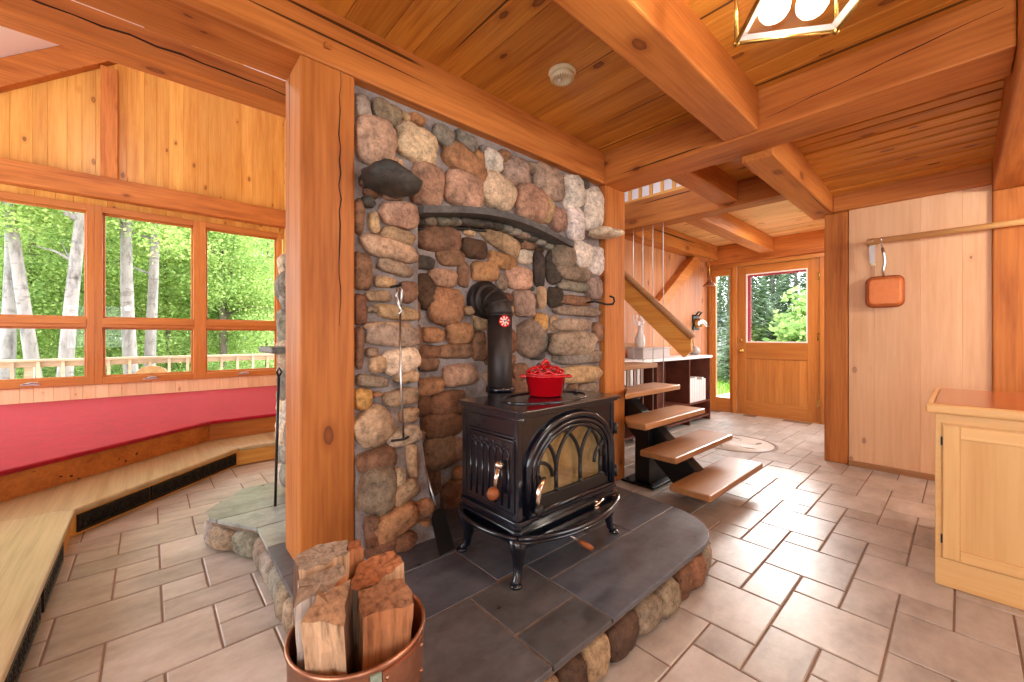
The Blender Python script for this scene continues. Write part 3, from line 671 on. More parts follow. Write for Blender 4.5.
def dg(s): return (i1[1][0]+(i1[2][0]-i1[1][0])*s/1.36, i1[1][1]+(i1[2][1]-i1[1][1])*s/1.36)
register(dg(.03), dg(.485), 'long black register in the diagonal step riser, nearest the corner')
register(dg(.50), dg(.94), 'middle black register in the diagonal step riser')
register(dg(.955), dg(1.33), 'short black register at the far end of the diagonal step riser')
# ================================================================== STONE FIREPLACE WALL
YF, YN, XJ, HZ = 1.92, 2.05, 2.28, .18
JD = Vector((-.26,.13,0)).normalized(); JN = Vector((-JD.y, JD.x, 0))
def stone_tone(c, k=1.0):
    r, g, bb = SCOL[c]; j = random.uniform(.88, 1.08)*k
    return (lin(r)*j, lin(g)*j*random.uniform(.96,1.03), lin(bb)*j*random.uniform(.92,1.05), 1)
def arch_z(x):   # soffit of the recess
    t = (x-1.08)/(2.28-1.08); return 1.865+.085*math.sin(PI*min(1, max(0, t)))
fire = thing('stone_fireplace', 'fieldstone fireplace wall with an arched recess behind the black stove', 'fireplace', (1.7,2.2,HZ+.001))
b = B(); mt = (lin(150), lin(144), lin(144), 1); b.tn = mt; z0 = HZ+.001
# left pillar, flared at its foot
prof = [(YF+.055-max(0, .8-z)*.30, z) for z in (z0, .4, .6, .8)]+[(YF+.055, 1.87)]
b.pyz(prof+[(2.45, 1.87), (2.45, z0)], .726, 1.085)
b.pxy([(2.275,YF+.055),(2.73,YF+.055),(2.73,2.45),(2.0,2.45),(2.0,YN+.06)], z0, 1.87)
b.box(1.085, 2.275, YN+.03, 2.45, z0, 2.42)
arch = [(x, arch_z(x)) for x in [1.08+1.2*i/16 for i in range(17)]]
b.pxz([(.726, 1.87), (1.08, 1.868)]+arch[1:-1]+[(2.28, 1.868), (2.73, 1.87), (2.73, 2.428), (.726, 2.428)], YF+.055, YN+.03)
# flank and rear of the chimney, in the sunroom
b.box(.70, 2.7, 2.45, 3.0, z0, 1.72); b.box(.70, .726, 2.18, 2.45, z0, 1.72)
b.box(.85, 2.6, 2.18, 2.85, 1.72, 3.9)
b.build('mortar', M['mortar'], fire)
b = B(); sd = 0
EX, EY, EZ = Vector((1,0,0)), Vector((0,1,0)), Vector((0,0,1))
def put(c, ex, ez, w, h, d, rot, col, rough=.10):
    global sd
    sd += 1; b.tn = stone_tone(col); r = math.radians(-rot)
    e1 = ex*math.cos(r)+EZ*math.sin(r); e2 = EZ*math.cos(r)-ex*math.sin(r)
    b.lump(c, e1, e2, ez, w/2*1.04, h/2*1.06, d, sd, 12, 3.6, rough)
occ = []
for p, u, z, w, h, rot, col in STONES:
    d = min(.062, .024+.20*min(w, h))
    if p == 'F':
        y = YF+.052-(max(0, .8-z)*.30 if u < 1.2 else 0); u2 = min(u, 2.73-w*.45)
        put((max(u2, .735+w*.42), y, z), EX, -EY, w, h, d*1.15, rot, col)
    elif p == 'N': put((u, YN+.03, z), EX, -EY, w, h, d, rot, col)
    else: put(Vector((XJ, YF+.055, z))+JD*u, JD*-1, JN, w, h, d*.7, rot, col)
    occ.append((p, u, z, w, h))
def fill(p, u0, u1, z0, z1, place, sizes, pal):
    for _ in range(700):
        w = random.uniform(*sizes); h = w*random.uniform(.5, .85)
        u, z = random.uniform(u0, u1), random.uniform(z0, z1)
        if any(q[0] == p and abs(q[1]-u) < (q[3]+w)*.47 and abs(q[2]-z) < (q[4]+h)*.47 for q in occ): continue
        occ.append((p, u, z, w, h)); place(u, z, w, h, random.choice(pal))
pal = ['b','ob','t2','gb','br','pb','tan']
for sz in ((.14,.24), (.08,.13)):
    fill('N', 1.12, 2.02, .24, 1.9, lambda u, z, w, h, c: put((u, YN+.03, z), EX, -EY, w, h, .05, random.uniform(-12,12), c), sz, pal)
    fill('F', 2.34, 2.68, .24, 1.1, lambda u, z, w, h, c: put((u, YF+.052, z), EX, -EY, w, h, .06, 0, c), sz, pal)
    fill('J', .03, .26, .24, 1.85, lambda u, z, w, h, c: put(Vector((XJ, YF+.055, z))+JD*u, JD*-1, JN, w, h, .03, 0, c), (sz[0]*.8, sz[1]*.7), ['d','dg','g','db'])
    fill('F', .79, 1.05, .24, 2.38, lambda u, z, w, h, c: put((u, YF+.055-max(0,.8-z)*.30, z), EX, -EY, w, h, .045, 0, c), (sz[0]*.6, sz[1]*.6), pal)
# flank facing the sunroom
pw = ['wh','w','gt','cr','g','gw']
for sz in ((.2,.3), (.12,.18)):
    fill('S', 2.22, 3.0, .26, 1.68, lambda u, z, w, h, c: put((.695, u, z), EY, -EX, w, h*1.2, .075, 0, c), sz, pw)
    fill('S2', 2.25, 2.8, 1.8, 3.2, lambda u, z, w, h, c: put((.85, u, z), EY, -EX, w, h*1.2, .07, 0, c), sz, pw)
for k in range(9): put((.74, 3.0, .3+.17*k), EX, EY, .22, .17, .08, 0, random.choice(pw))
b.build('stonework', M['stone'], fire)
# arch over the recess: slate lip, a course of small stones, an iron bar
def archband(y0, y1, dz0, dz1, x0=1.07, x1=2.30, n=20):
    for i in range(n):
        a, c = x0+(x1-x0)*i/n, x0+(x1-x0)*(i+1)/n
        b.tn = (*[lin(88)*random.uniform(.85,1.15)]*3, 1) if i % 3 == 0 else b.tn
        b.pxz([(a, arch_z(a)+dz0), (c, arch_z(c)+dz0), (c, arch_z(c)+dz1), (a, arch_z(a)+dz1)], y0, y1)
b = B(); archband(YF-.035, YF+.10, -.012, .026); b.build('arch_lip', M['ledge'], fire)
b = B()
for i in range(15):
    x = 1.10+1.15*i/14; b.tn = stone_tone(random.choice(['dg','g','gb','d'])); sd += 1
    b.lump((x, YF+.11, arch_z(x)-.033), EX, EZ, -EY, .05, .024, .05, sd, 8, 2.8)
b.build('arch_stones', M['stone'], fire)
b = B(); pts = [(1.09+1.18*i/20, YF+.13, arch_z(1.09+1.18*i/20)-.066) for i in range(21)]; b.tube(pts, .011, 6); b.build('arch_bar', M['iron_r'], fire)
# ledge stones standing proud of the wall
def ledge(name_label, c, hw, hh, hd, col, rot=0, power=2.2):
    global sd
    b = B(); sd += 1; b.tn = (*[lin(v) for v in col], 1); r = math.radians(-rot)
    b.lump(c, EX*math.cos(r)+EZ*math.sin(r), EZ*math.cos(r)-EX*math.sin(r), -EY, hw, hh, hd, sd, 14, power, .16)
    o = b.build('ledge_stone', M['ledge'], fire); o['label'] = name_label
ledge('dark wedge-shaped stone sticking out near the top left', (.885,1.86,1.965), .140, .064, .12, (66,64,60), 6, 1.7)
ledge('long pale stone sticking out at the right end', (2.62,1.83,2.0), .165, .036, .085, (206,190,166), -5)
b = B(); b.tn = (*[lin(v) for v in (120,122,116)], 1); b.box(.53, .72, 2.70, 3.08, 1.10, 1.14); o = b.build('ledge_stone', M['ledge'], fire, bevel=.012); o['label'] = 'thin slate shelf on the sunroom side'

# ================================================================== RAISED HEARTH
hp = [(.60,1.0),(.605,.90),(.66,.845)]+[(2.03,.845)]+[(2.03+.32*math.sin(math.radians(a)), 1.18-.335*math.cos(math.radians(a))) for a in (15,30,45,60,75,90)]
hp += [(2.38,1.55),(2.42,1.94),(2.72,1.94),(2.72,3.0),(.70,3.0),(.70,3.24),(.47,3.24),(.25,2.97),(.25,2.83),(.43,2.52),(.42,1.75),(.45,1.60),(.595,1.22)]
hearth = thing('stone_hearth', 'raised slate-topped hearth with a fieldstone edge under the stove', 'hearth', (1.3,1.5,0.001))
b = B(); b.tn = mt
cx, cy = 1.35, 1.9
core = []
for i, p in enumerate(hp):
    a, c = Vector(hp[i-1]), Vector(hp[(i+1) % len(hp)]); e = (c-a).normalized(); n = Vector((-e.y, e.x)); core.append((p[0]+n.x*.035, p[1]+n.y*.035))
b.pxy(core, .001, .145); b.build('mortar', M['mortar'], hearth)
b = B(); pe = ['b','gb','br','t2','db','b']; pl = ['g','gw','gt','gb']
i = 0
per = hp[:12]+[None]+hp[15:]
def edge(a, c, pal_):
    global sd
    a, c = Vector((*a,0)), Vector((*c,0)); L_ = (c-a).length
    if L_ < .02: return
    e = (c-a)/L_; n = Vector((e.y,-e.x,0)); k = max(1, round(L_/.15)); q = 0
    ws = [random.uniform(.7,1.3) for _ in range(k)]; s = sum(ws)
    for w in ws:
        w = w/s*L_; m = a+e*(q+w/2)-n*.028; q += w; h = random.uniform(.058,.074)
        b.tn = stone_tone(random.choice(pal_)); sd += 1
        b.lump((m.x, m.y, .072), e, EZ, n, w*.53, h, random.uniform(.045,.056), sd, 12, 3.6)
front = hp[:11]
pts = [front[0], front[1], front[2], front[3], front[5], front[7], front[9], hp[10], hp[11]]
for a, c in zip(pts, pts[1:]): edge(a, c, pe)
left = [hp[14], hp[15], hp[16], hp[17], hp[18], hp[19], hp[20], hp[21], hp[22], hp[0]]
for a, c in zip(left, left[1:]): edge(a, c, pl)
b.build('edge_stones', M['stone'], hearth)
def clip(poly, x0, x1, y0, y1):
    for ax, v, sg in ((0,x0,1),(0,x1,-1),(1,y0,1),(1,y1,-1)):
        out = []
        for i in range(len(poly)):
            p, q = poly[i-1], poly[i]; dp, dq = (p[ax]-v)*sg, (q[ax]-v)*sg
            if dp*dq < 0:
                t = dp/(dp-dq); out.append((p[0]+(q[0]-p[0])*t, p[1]+(q[1]-p[1])*t))
            if dq >= 0: out.append(q)
        poly = out
        if len(poly) < 3: return []
    return poly
b = B(); b.mi = 1; b.tn = (lin(136),lin(116),lin(100),1); cen = [(p[0]+.012*(1 if p[0] < 1.3 else -1)*(0 if .7 < p[0] < 2.0 and p[1] < .9 else 1), p[1]+(.012 if p[1] < 1.2 else -.012 if p[1] > 2.6 else 0)) for p in hp]; b.pxy(cen, .14, .1755); b.mi = 0
slabs = [(.3,.93,.7,1.29),(.93,1.25,.7,1.02),(.93,1.25,1.02,1.29),(1.25,3,.7,1.157),(1.25,1.88,1.157,1.30),(1.88,3,1.157,1.45),(.46,1.085,1.29,1.61),
 (1.085,1.70,1.30,1.70),(1.70,1.88,1.30,1.45),(1.70,3,1.45,2.3),(.3,.74,1.61,1.93),(.74,1.085,1.61,2.3),(1.085,1.70,1.70,2.3),(.3,.74,1.93,2.25),(.1,.69,2.25,2.52),(.1,.69,2.52,2.78),(.1,.69,2.78,3.3),(.3,.46,1.29,1.61)]
for q in slabs:
    g = .0045; poly = clip(hp, q[0]+g, q[1]-g, q[2]+g, q[3]-g)
    if len(poly) < 3: continue
    k = random.uniform(.58, .85)
    lft = q[1] < .8 and q[2] > 2.2
    base = (178,186,180) if lft else random.choice([(94,97,106),(88,90,98),(100,98,100),(94,98,108)])
    b.tn = (lin(base[0])*k, lin(base[1])*k, lin(base[2])*k, 1)
    b.pxy(poly, .158, HZ)
b.build('slate_top', [M['slate'], M['mortar']], hearth, bevel=.003)

# ================================================================== WOOD STOVE
stove = thing('wood_stove', 'black cast-iron wood stove with an arched glass door standing on the hearth', 'stove', (1.455,1.39,HZ+.001))
X0, X1, Y0, Y1 = 1.122, 1.80, 1.215, 1.60
def octa(x0, x1, y0, y1, c): return [(x0+c,y0),(x1-c,y0),(x1,y0+c),(x1,y1-c),(x1-c,y1),(x0+c,y1),(x0,y1-c),(x0,y0+c)]
def archpts(cx, zb, hw, zs, rise, n=24):
    return [(cx+hw, zb)]+[(cx+hw*math.cos(PI*i/n), zs+rise*math.sin(PI*i/n)) for i in range(n+1)]+[(cx-hw, zb)]
CX = 1.474
# body as walls with an arched front opening
b = B(); b.tn = (.5,.5,.5,1)
open_ = archpts(CX, .475, .275, .63, .185)
b.pyz([(Y0+.02,.44),(Y1,.44),(Y1,.862),(Y0+.02,.862)], X0, X0+.02); b.pyz([(Y0+.02,.44),(Y1,.44),(Y1,.862),(Y0+.02,.862)], X1-.02, X1)
b.box(X0+.02, X1-.02, Y1-.02, Y1, .44, .862); b.box(X0+.02, X1-.02, Y0+.03, Y1-.02, .44, .455); b.box(X0+.02, X1-.02, Y0+.03, Y1-.02, .845, .862)
def front_plate(y0, y1, xa, xb, za, zb, op):
    n = len(op); outer = []
    for (x, z) in op:   # match each opening point with a point on the rectangle
        dx, dz = x-CX, z-.6; s = min([k for k in ((xb-CX)/dx if dx > 1e-6 else 9, (xa-CX)/dx if dx < -1e-6 else 9, (zb-.6)/dz if dz > 1e-6 else 9, (za-.6)/dz if dz < -1e-6 else 9)])
        outer.append((CX+dx*s, .6+dz*s))
    rect = [(xb,za),(xb,zb),(xa,zb),(xa,za)]
    vs = [(x,y,z) for y in (y0,y1) for x,z in op]+[(x,y,z) for y in (y0,y1) for x,z in outer]
    fs = []
    for i in range(n):
        j = (i+1) % n
        fs += [(i,j,2*n+j,2*n+i),(n+j,n+i,3*n+i,3*n+j),(j,i,n+i,n+j),(2*n+i,2*n+j,3*n+j,3*n+i)]
    b.add(vs, fs)
    # corner pieces so the plate is a full rectangle
    for cxn, czn in rect:
        near = sorted(outer, key=lambda p: abs(p[0]-cxn)+abs(p[1]-czn))
        e1 = [p for p in outer if abs(p[0]-cxn) < 1e-4]; e2 = [p for p in outer if abs(p[1]-czn) < 1e-4]
        if e1 and e2:
            p = min(e1, key=lambda q: abs(q[1]-czn)); q = min(e2, key=lambda q: abs(q[0]-cxn))
            if abs(p[1]-czn) > 1e-4 and abs(q[0]-cxn) > 1e-4: b.pxz([p, (cxn, czn), q], y0, y1)
front_plate(Y0, Y0+.02, X0, X1, .44, .862, open_)
for x in (X0-.004, X1-.024): # corner pilasters
    b.box(x, x+.028, Y0-.006, Y0+.03, .44, .862)
b.box(X0-.004, X0+.02, Y1-.03, Y1+.004, .44, .862)
b.build('body', M['iron'], stove, bevel=.004)
b = B(); b.tn = (.5,.5,.5,1)
b.pxy(octa(1.117,1.806,1.207,1.604,.008), .860, .874); b.pxy(octa(1.105,1.816,1.190,1.612,.014), .873, .886); b.pxy(octa(1.094,1.826,1.172,1.62,.018), .885, .900)
b.build('top_plate', M['iron'], stove, bevel=.004)
b = B(); b.tube([(1.47+.255*math.cos(2*PI*i/32), 1.385+.155*math.sin(2*PI*i/32), .901) for i in range(32)], .007, 6, closed=True)
b.lathe([(.0,.0),(.012,.0),(.012,.012),(.0,.014)], (1.705,1.385,.90), 12); b.build('top_lid', M['iron'], stove)
# mouldings round the door arch
b = B()
def arch_tube(hw, zs, rise, zb, y, r, n=30):
    p = archpts(CX, zb, hw, zs, rise, n); b.tube([(x, y, z) for x, z in p], r, 8)
arch_tube(.300, .63, .212, .455, Y0-.006, .018); arch_tube(.272, .63, .183, .47, Y0-.012, .012); arch_tube(.245, .63, .160, .50, Y0-.008, .010)
b.tube([(CX-.30,Y0-.006,.452),(CX+.30,Y0-.006,.452)], .014); b.build('arch_moulding', M['iron'], stove)
b = B(); b.tn = (.5,.5,.5,1); front_plate(Y0-.012, Y0+.006, CX-.279, CX+.279, .462, .80, [(x, z) for x, z in archpts(CX, .518, .238, .63, .156)]) if False else None
b.box(CX-.275, CX+.275, Y0-.012, Y0+.008, .462, .518)
for s in (-1, 1): b.box(CX+s*.258-.020, CX+s*.258+.020, Y0-.010, Y0+.008, .518, .66)
door = b.build('fire_door', M['iron_r'], stove, bevel=.004)
b = B()   # pointed tracery bars
bars = [CX-.119, CX, CX+.119] if False else [1.352, 1.522, 1.680]
def inside(x, z): return z < .63+.165*math.sqrt(max(0, 1-((x-CX)/.247)**2)) and abs(x-CX) < .247
def trace(x0, z0, sgn, R=.19, amax=84):
    pts = []
    for i in range(25):
        t = math.radians(amax*i/24); x = x0+sgn*R*(1-math.cos(t)); z = z0+R*math.sin(t)
        if not inside(x, z): break
        pts.append((x, Y0-.004, z))
    if len(pts) > 2: b.tube(pts, .009, 6)
for x in bars:
    b.tube([(x, Y0-.004, .515), (x, Y0-.004, .605)], .010, 6); b.ball((x, Y0-.006, .522), .013, 8)
    trace(x, .60, 1); trace(x, .60, -1)
trace(CX-.238, .665, 1, .11, 10) if False else None
b.tube([(CX-.242+.095*math.sin(math.radians(a)), Y0-.004, .585+.075*math.cos(math.radians(a))) for a in range(0, 91, 10)], .009, 6)
b.tube([(CX+.242-.085*math.sin(math.radians(a)), Y0-.004, .585+.085*math.cos(math.radians(a))) for a in range(0, 91, 10)], .009, 6)
b.build('tracery', M['iron_r'], door)
b = B(); b.pxz(archpts(CX, .50, .262, .63, .172), Y0+.010, Y0+.014); b.build('glass', M['soot'], door)
b = B(); b.box(X0+.025, X1-.025, Y1-.075, Y1-.025, .456, .84)
b.box(X0+.022, X0+.05, Y0+.05, Y1-.08, .456, .84); b.box(X1-.05, X1-.022, Y0+.05, Y1-.08, .456, .84); b.box(X0+.055, X1-.055, Y0+.03, Y1-.08, .456, .475)
b.build('firebrick_lining', M['firebrick'], stove)
b = B(); hx = 1.185   # front door handle
b.tube([(hx+.055,Y0-.012,.600),(hx+.05,Y0-.04,.603),(hx+.02,Y0-.056,.598),(hx,Y0-.06,.57),(hx-.006,Y0-.06,.53),(hx,Y0-.055,.50)], [.010,.011,.012,.012,.010,.009], 10)
dh = b.build('door_handle', M['chrome'], door); dh['label'] = 'nickel-plated curved handle'
b = B(); b.lathe([(.006,-.012),(.02,-.010),(.024,0),(.02,.012),(.008,.018)], (hx+.004,Y0-.060,.488), 16, 'y'); b.build('knob', M['iron_r'], door)
# side door
b = B(); b.tn = (.5,.5,.5,1); xs = X0
b.box(xs-.012, xs, 1.228, 1.545, .468, .772); sdoor = b.build('side_door', M['iron'], stove, bevel=.005)
b = B()
for y in [1.255+.265*i/6 for i in range(7)]: b.tube([(xs-.013,y,.49),(xs-.013,y,.69)], .005, 6)
for k in range(6):
    y0 = 1.255+.265*k/6; w = .265/6
    b.tube([(xs-.013, y0+w*(1-math.cos(math.radians(a)))*.5*2*.5, .69+w*math.sin(math.radians(a))*1.0) for a in (0,20,40,60,80)], .004, 5)
    b.tube([(xs-.013, y0+w-w*(1-math.cos(math.radians(a)))*.5, .69+w*math.sin(math.radians(a))) for a in (0,20,40,60,80)], .004, 5)
    b.tube([(xs-.013, y0, .735), (xs-.013, y0+w/2, .752), (xs-.013, y0+w, .735)], .0035, 5)
b.build('panel_ribs', M['iron'], sdoor)
b = B(); b.ball((xs-.03,1.295,.662), .020); b.tube([(xs,1.295,.662),(xs-.03,1.295,.662)], .011); b.tube([(xs-.034,1.295,.655),(xs-.046,1.300,.60),(xs-.046,1.302,.553)], [.011,.010,.009], 10)
h2 = b.build('door_handle', M['chrome'], sdoor); h2['label'] = 'nickel handle with a round wooden knob'
b = B(); b.ball((xs-.058,1.304,.548), .027, 16); b.build('knob', M['wknob'], sdoor)
# upper side panel, skirt, ash lip
b = B(); b.tn = (.5,.5,.5,1); b.box(xs-.006, xs, 1.235, 1.54, .79, .85); b.box(xs-.009, xs, 1.225, 1.55, .776, .786); b.build('side_panel', M['iron'], stove, bevel=.004)
b = B(); b.tn = (.5,.5,.5,1)
b.pxy(octa(X0-.018,X1+.018,Y0-.018,Y1+.018,.02), .425, .442); b.pxy(octa(X0-.010,X1+.010,Y0-.010,Y1+.010,.02), .405, .426); b.pxy(octa(X0-.022,X1+.022,Y0-.022,Y1+.022,.02), .392, .406)
b.build('base_moulding', M['iron'], stove, bevel=.003)
def lip(x0, x1, bulge, n=14): return [(x0+(x1-x0)*i/n, Y0-.015-bulge*math.sin(PI*i/n)**.75) for i in range(n+1)]
b = B(); b.tn = (.5,.5,.5,1); o_ = lip(X0-.01, X1+.02, .105)
b.pxy(o_+[(X1+.02,Y0+.02),(X0-.01,Y0+.02)], .366, .378); b.tube([(x,y,.381) for x, y in o_], .012, 8); b.tube([(x,y+.004,.362) for x, y in o_], .008, 6)
b.build('ash_lip', M['iron'], stove, bevel=.002)
b = B(); b.tn = (.5,.5,.5,1); n = 12; sl_ = [(X0-.012-.05*math.sin(PI*i/n)**.75, Y0-.01+(Y1-Y0+.02)*i/n) for i in range(n+1)]
b.pxy([(X0+.02,Y0-.01)]+sl_+[(X0+.02,Y1+.01)], .366, .378); b.tube([(x,y,.380) for x, y in sl_], .011, 8); b.build('side_lip', M['iron'], stove)
b = B(); b.tn = (.5,.5,.5,1); b.box(X0+.05, X1-.05, Y0+.03, Y1-.02, .29, .37); b.box(X0+.01, X1-.01, Y0+.0, Y1, .366, .393); b.build('ash_pan_housing', M['iron_r'], stove, bevel=.004)
b = B(); b.tube([(1.62,Y0-.05,.392),(1.60,Y0-.03,.41)], .005); b.tube([(1.57,Y0-.055,.40),(1.645,Y0-.05,.412)], .007); b.lathe([(.016,0),(.013,.008),(.0,.01)], (1.60,Y0-.04,.378), 12); l_ = b.build('air_lever', M['chrome'], stove); l_['label'] = 'small bright air lever on the front lip'
b = B(); b.tube([(1.40,Y0+.0,.315),(1.45,Y0-.055,.275)], .005); b.build('ash_door_rod', M['steel'], stove)
b = B(); b.tube([(1.45,Y0-.055,.275),(1.475,Y0-.083,.255),(1.49,Y0-.10,.243)], [.009,.014,.011], 10); a_ = b.build('ash_door_knob', M['wknob'], stove); a_['label'] = 'reddish wooden ash-door knob under the front lip'
for sx, sy in ((-1,-1), (1,-1), (-1,1), (1,1)):
    b = B(); x = X0+.012 if sx < 0 else X1-.012; y = Y0+.012 if sy < 0 else Y1-.012; z0 = HZ+.002
    pts = [(x,y,.372),(x+sx*.002,y+sy*.002,.33),(x-sx*.008,y-sy*.006,.27),(x+sx*.002,y+sy*.0,.21),(x+sx*.018,y+sy*.010,z0+.012),(x+sx*.026,y+sy*.014,z0+.004)]
    b.tube(pts, [.044,.035,.024,.018,.017,.011], 8)
    b.lathe([(.026,0),(.024,.010),(.010,.014)], (x+sx*.02,y+sy*.011,z0-.001), 12)
    for t in (1, -1):
        q = [(x,y,.372),(x-sx*.03,y,.345),(x-sx*.075,y,.368)] if t > 0 else [(x,y,.372),(x,y-sy*.03,.345),(x,y-sy*.075,.368)]
        b.tube(q, [.02,.012,.006], 6)
    b.build('leg', M['iron'], stove)
for z in (.50, .72):
    b = B(); b.tube([(X1+.008,Y0-.008,z-.022),(X1+.008,Y0-.008,z+.022)], .011); b.ball((X1+.008,Y0-.008,z+.028), .010, 8); b.build('hinge', M['iron_r'], stove)
# stovepipe
PX, PY, ZB = 1.605, 1.90, 1.335
pipe = thing('stovepipe', 'black stovepipe curving from behind the stove into the stone wall', 'pipe', (PX,PY,.70))
b = B(); R_ = .076
b.tube([(PX,PY,.70),(PX,PY,1.0),(PX,PY,ZB)], R_, 28); b.build('straight_pipe', M['pipe'], pipe)
b = B(); rc = .10
E_ = lambda a: Vector((PX, PY+rc-rc*math.cos(math.radians(a)), ZB+rc*math.sin(math.radians(a))))
b.tube([E_(a) for a in range(0, 91, 9)]+[(PX,2.06,ZB+rc)], R_+.003, 28)
for a in (0, 30, 60, 90):
    t_ = Vector((0, math.sin(math.radians(a)), math.cos(math.radians(a)))); b.tube([E_(a)-t_*.006, E_(a)+t_*.006], R_+.008, 28)
b.build('elbow', M['pipe'], pipe)
b = B(); b.lathe([(R_+.004,-.012),(R_+.030,-.012),(R_+.034,.0),(R_+.022,.004),(R_+.046,.012),(R_+.046,.07),(.02,.07)], (PX,2.012,ZB+rc), 32, 'y'); b.build('wall_collar', M['pipe'], pipe)
b = B(); b.lathe([(R_+.014,0),(R_+.012,.03),(R_+.002,.034)], (PX,PY,.865), 28); b.box(PX-.06,PX+.06,1.603,PY,.70,.84); b.build('flue_collar', M['iron'], pipe)
g = thing('stove_thermometer', 'round red and white thermometer stuck on the stovepipe', 'thermometer', (1.60,1.82,1.30))
dirv = Vector((-.36,-.93,0)).normalized(); c_ = Vector((PX,PY,1.295))+dirv*.083
b = B(); ex = Vector((dirv.y,-dirv.x,0))*-1
def disc(r0, r1, n, off, tonef, mi=0):
    for i in range(n):
        a0, a1 = 2*PI*i/n, 2*PI*(i+1)/n; b.mi = tonef(i)
        P = lambda r, a, o: c_+dirv*o+ex*r*math.cos(a)+EZ*r*math.sin(a)
        b.add([P(r0,a0,off),P(r1,a0,off),P(r1,a1,off),P(r0,a1,off),P(r1,a0,off-.004),P(r1,a1,off-.004)], [(0,1,2,3),(1,4,5,2)])
disc(.0, .012, 16, .004, lambda i: 0); disc(.012, .030, 16, .004, lambda i: i % 2); disc(.030, .036, 24, .005, lambda i: 1)
b.build('dial', [M['gauge'], M['red']], g)
b = B(); b.tube([c_+dirv*.006-ex*.008, c_+dirv*.006+ex*.024+EZ*.006], .002, 5); b.ball(c_+dirv*.006, .006, 8); b.build('needle', M['iron_r'], g)

# red enamel steamer
pot = thing('steamer_pot', 'small red enamel steamer pot on top of the black stove', 'pot', (1.51,1.425,.901))
b = B(); b.lathe([(.0,.001),(.078,.001),(.086,.006),(.104,.098),(.109,.100),(.109,.108),(.100,.108),(.098,.098),(.082,.012),(.0,.010)], (1.51,1.425,.901), 40); b.build('pot_body', M['red'], pot)
for s in (-1, 1):
    b = B(); a = math.radians(-42)+(.0 if s > 0 else PI); e = Vector((math.cos(a), math.sin(a), 0)); f = Vector((-e.y, e.x, 0)); c0 = Vector((1.51,1.425,.901+.100))
    b.tube([c0+e*.103+f*.035, c0+e*.128+f*.022, c0+e*.128-f*.022, c0+e*.103-f*.035], .007, 8); b.build('pot_handle', M['red'], pot)
b = B(); c0 = Vector((1.51,1.425,1.010))
b.lathe([(.100,.0),(.104,.004),(.096,.010),(.088,.006)], c0, 40, close=True)
for k in range(10):
    for s in (1, -1):
        pts = []
        for i in range(7):
            t = i/6; r = .095*math.cos(t*1.25); a = 2*PI*k/10+s*t*.85; pts.append(c0+Vector((r*math.cos(a), r*math.sin(a), .006+.036*math.sin(t*1.4))))
        b.tube(pts, .0045, 6)
b.lathe([(.036,.034),(.03,.043),(.0,.045)], c0, 20); lid = b.build('lattice_lid', M['red'], pot)
b = B()
b.tube([c0+Vector((-.022,0,.040)), c0+Vector((-.022,0,.058)), c0+Vector((0,0,.066)), c0+Vector((.022,0,.058)), c0+Vector((.022,0,.040))], .008, 8); b.ball(c0+Vector((0,0,.066)), .013, 10); b.build('lid_handle', M['red'], lid)

# ================================================================== FIREWOOD IN THE COPPER BUCKET
BC = (.412, 1.065)
bk = thing('firewood_bucket', 'round copper bucket full of split firewood beside the hearth', 'bucket', (*BC, .001))
b = B(); b.lathe([(.0,.002),(.150,.002),(.158,.012),(.168,.425),(.172,.432),(.172,.442),(.166,.444),(.162,.436),(.152,.018),(.0,.016)], (*BC, .0), 48); b.build('bucket_body', M['copper'], bk)
def cyl(a, z, r): return (BC[0]+r*math.cos(a), BC[1]+r*math.sin(a), z)
def plate(a0, a1, z0, z1, r0, th, n=8):
    b = B()
    for i in range(n):
        p, q = a0+(a1-a0)*i/n, a0+(a1-a0)*(i+1)/n
        rt = lambda z: .158+(.168-.158)*(z-.012)/.413+r0
        b.add([cyl(p,z1,rt(z1)), cyl(q,z1,rt(z1)), cyl(q,z0,rt(z0)), cyl(p,z0,rt(z0)), cyl(p,z1,rt(z1)+th), cyl(q,z1,rt(z1)+th), cyl(q,z0,rt(z0)+th), cyl(p,z0,rt(z0)+th)], [(4,5,6,7),(0,1,5,4),(3,2,6,7),(0,3,7,4),(1,2,6,5)])
    return b
R_d = math.radians
b = plate(R_d(-94), R_d(-48), .33, .425, .001, .006)
for a in (-90, -52):
    for z in (.345, .41): b.ball(cyl(R_d(a), z, .174), .006, 8)
b.build('handle_plate', M['copper'], bk)
b = plate(R_d(-103), R_d(-95), .36, .43, .001, .008); pt = b.build('rim_bracket', M['patina'], bk); pt['label'] = 'green-stained bracket on the rim'
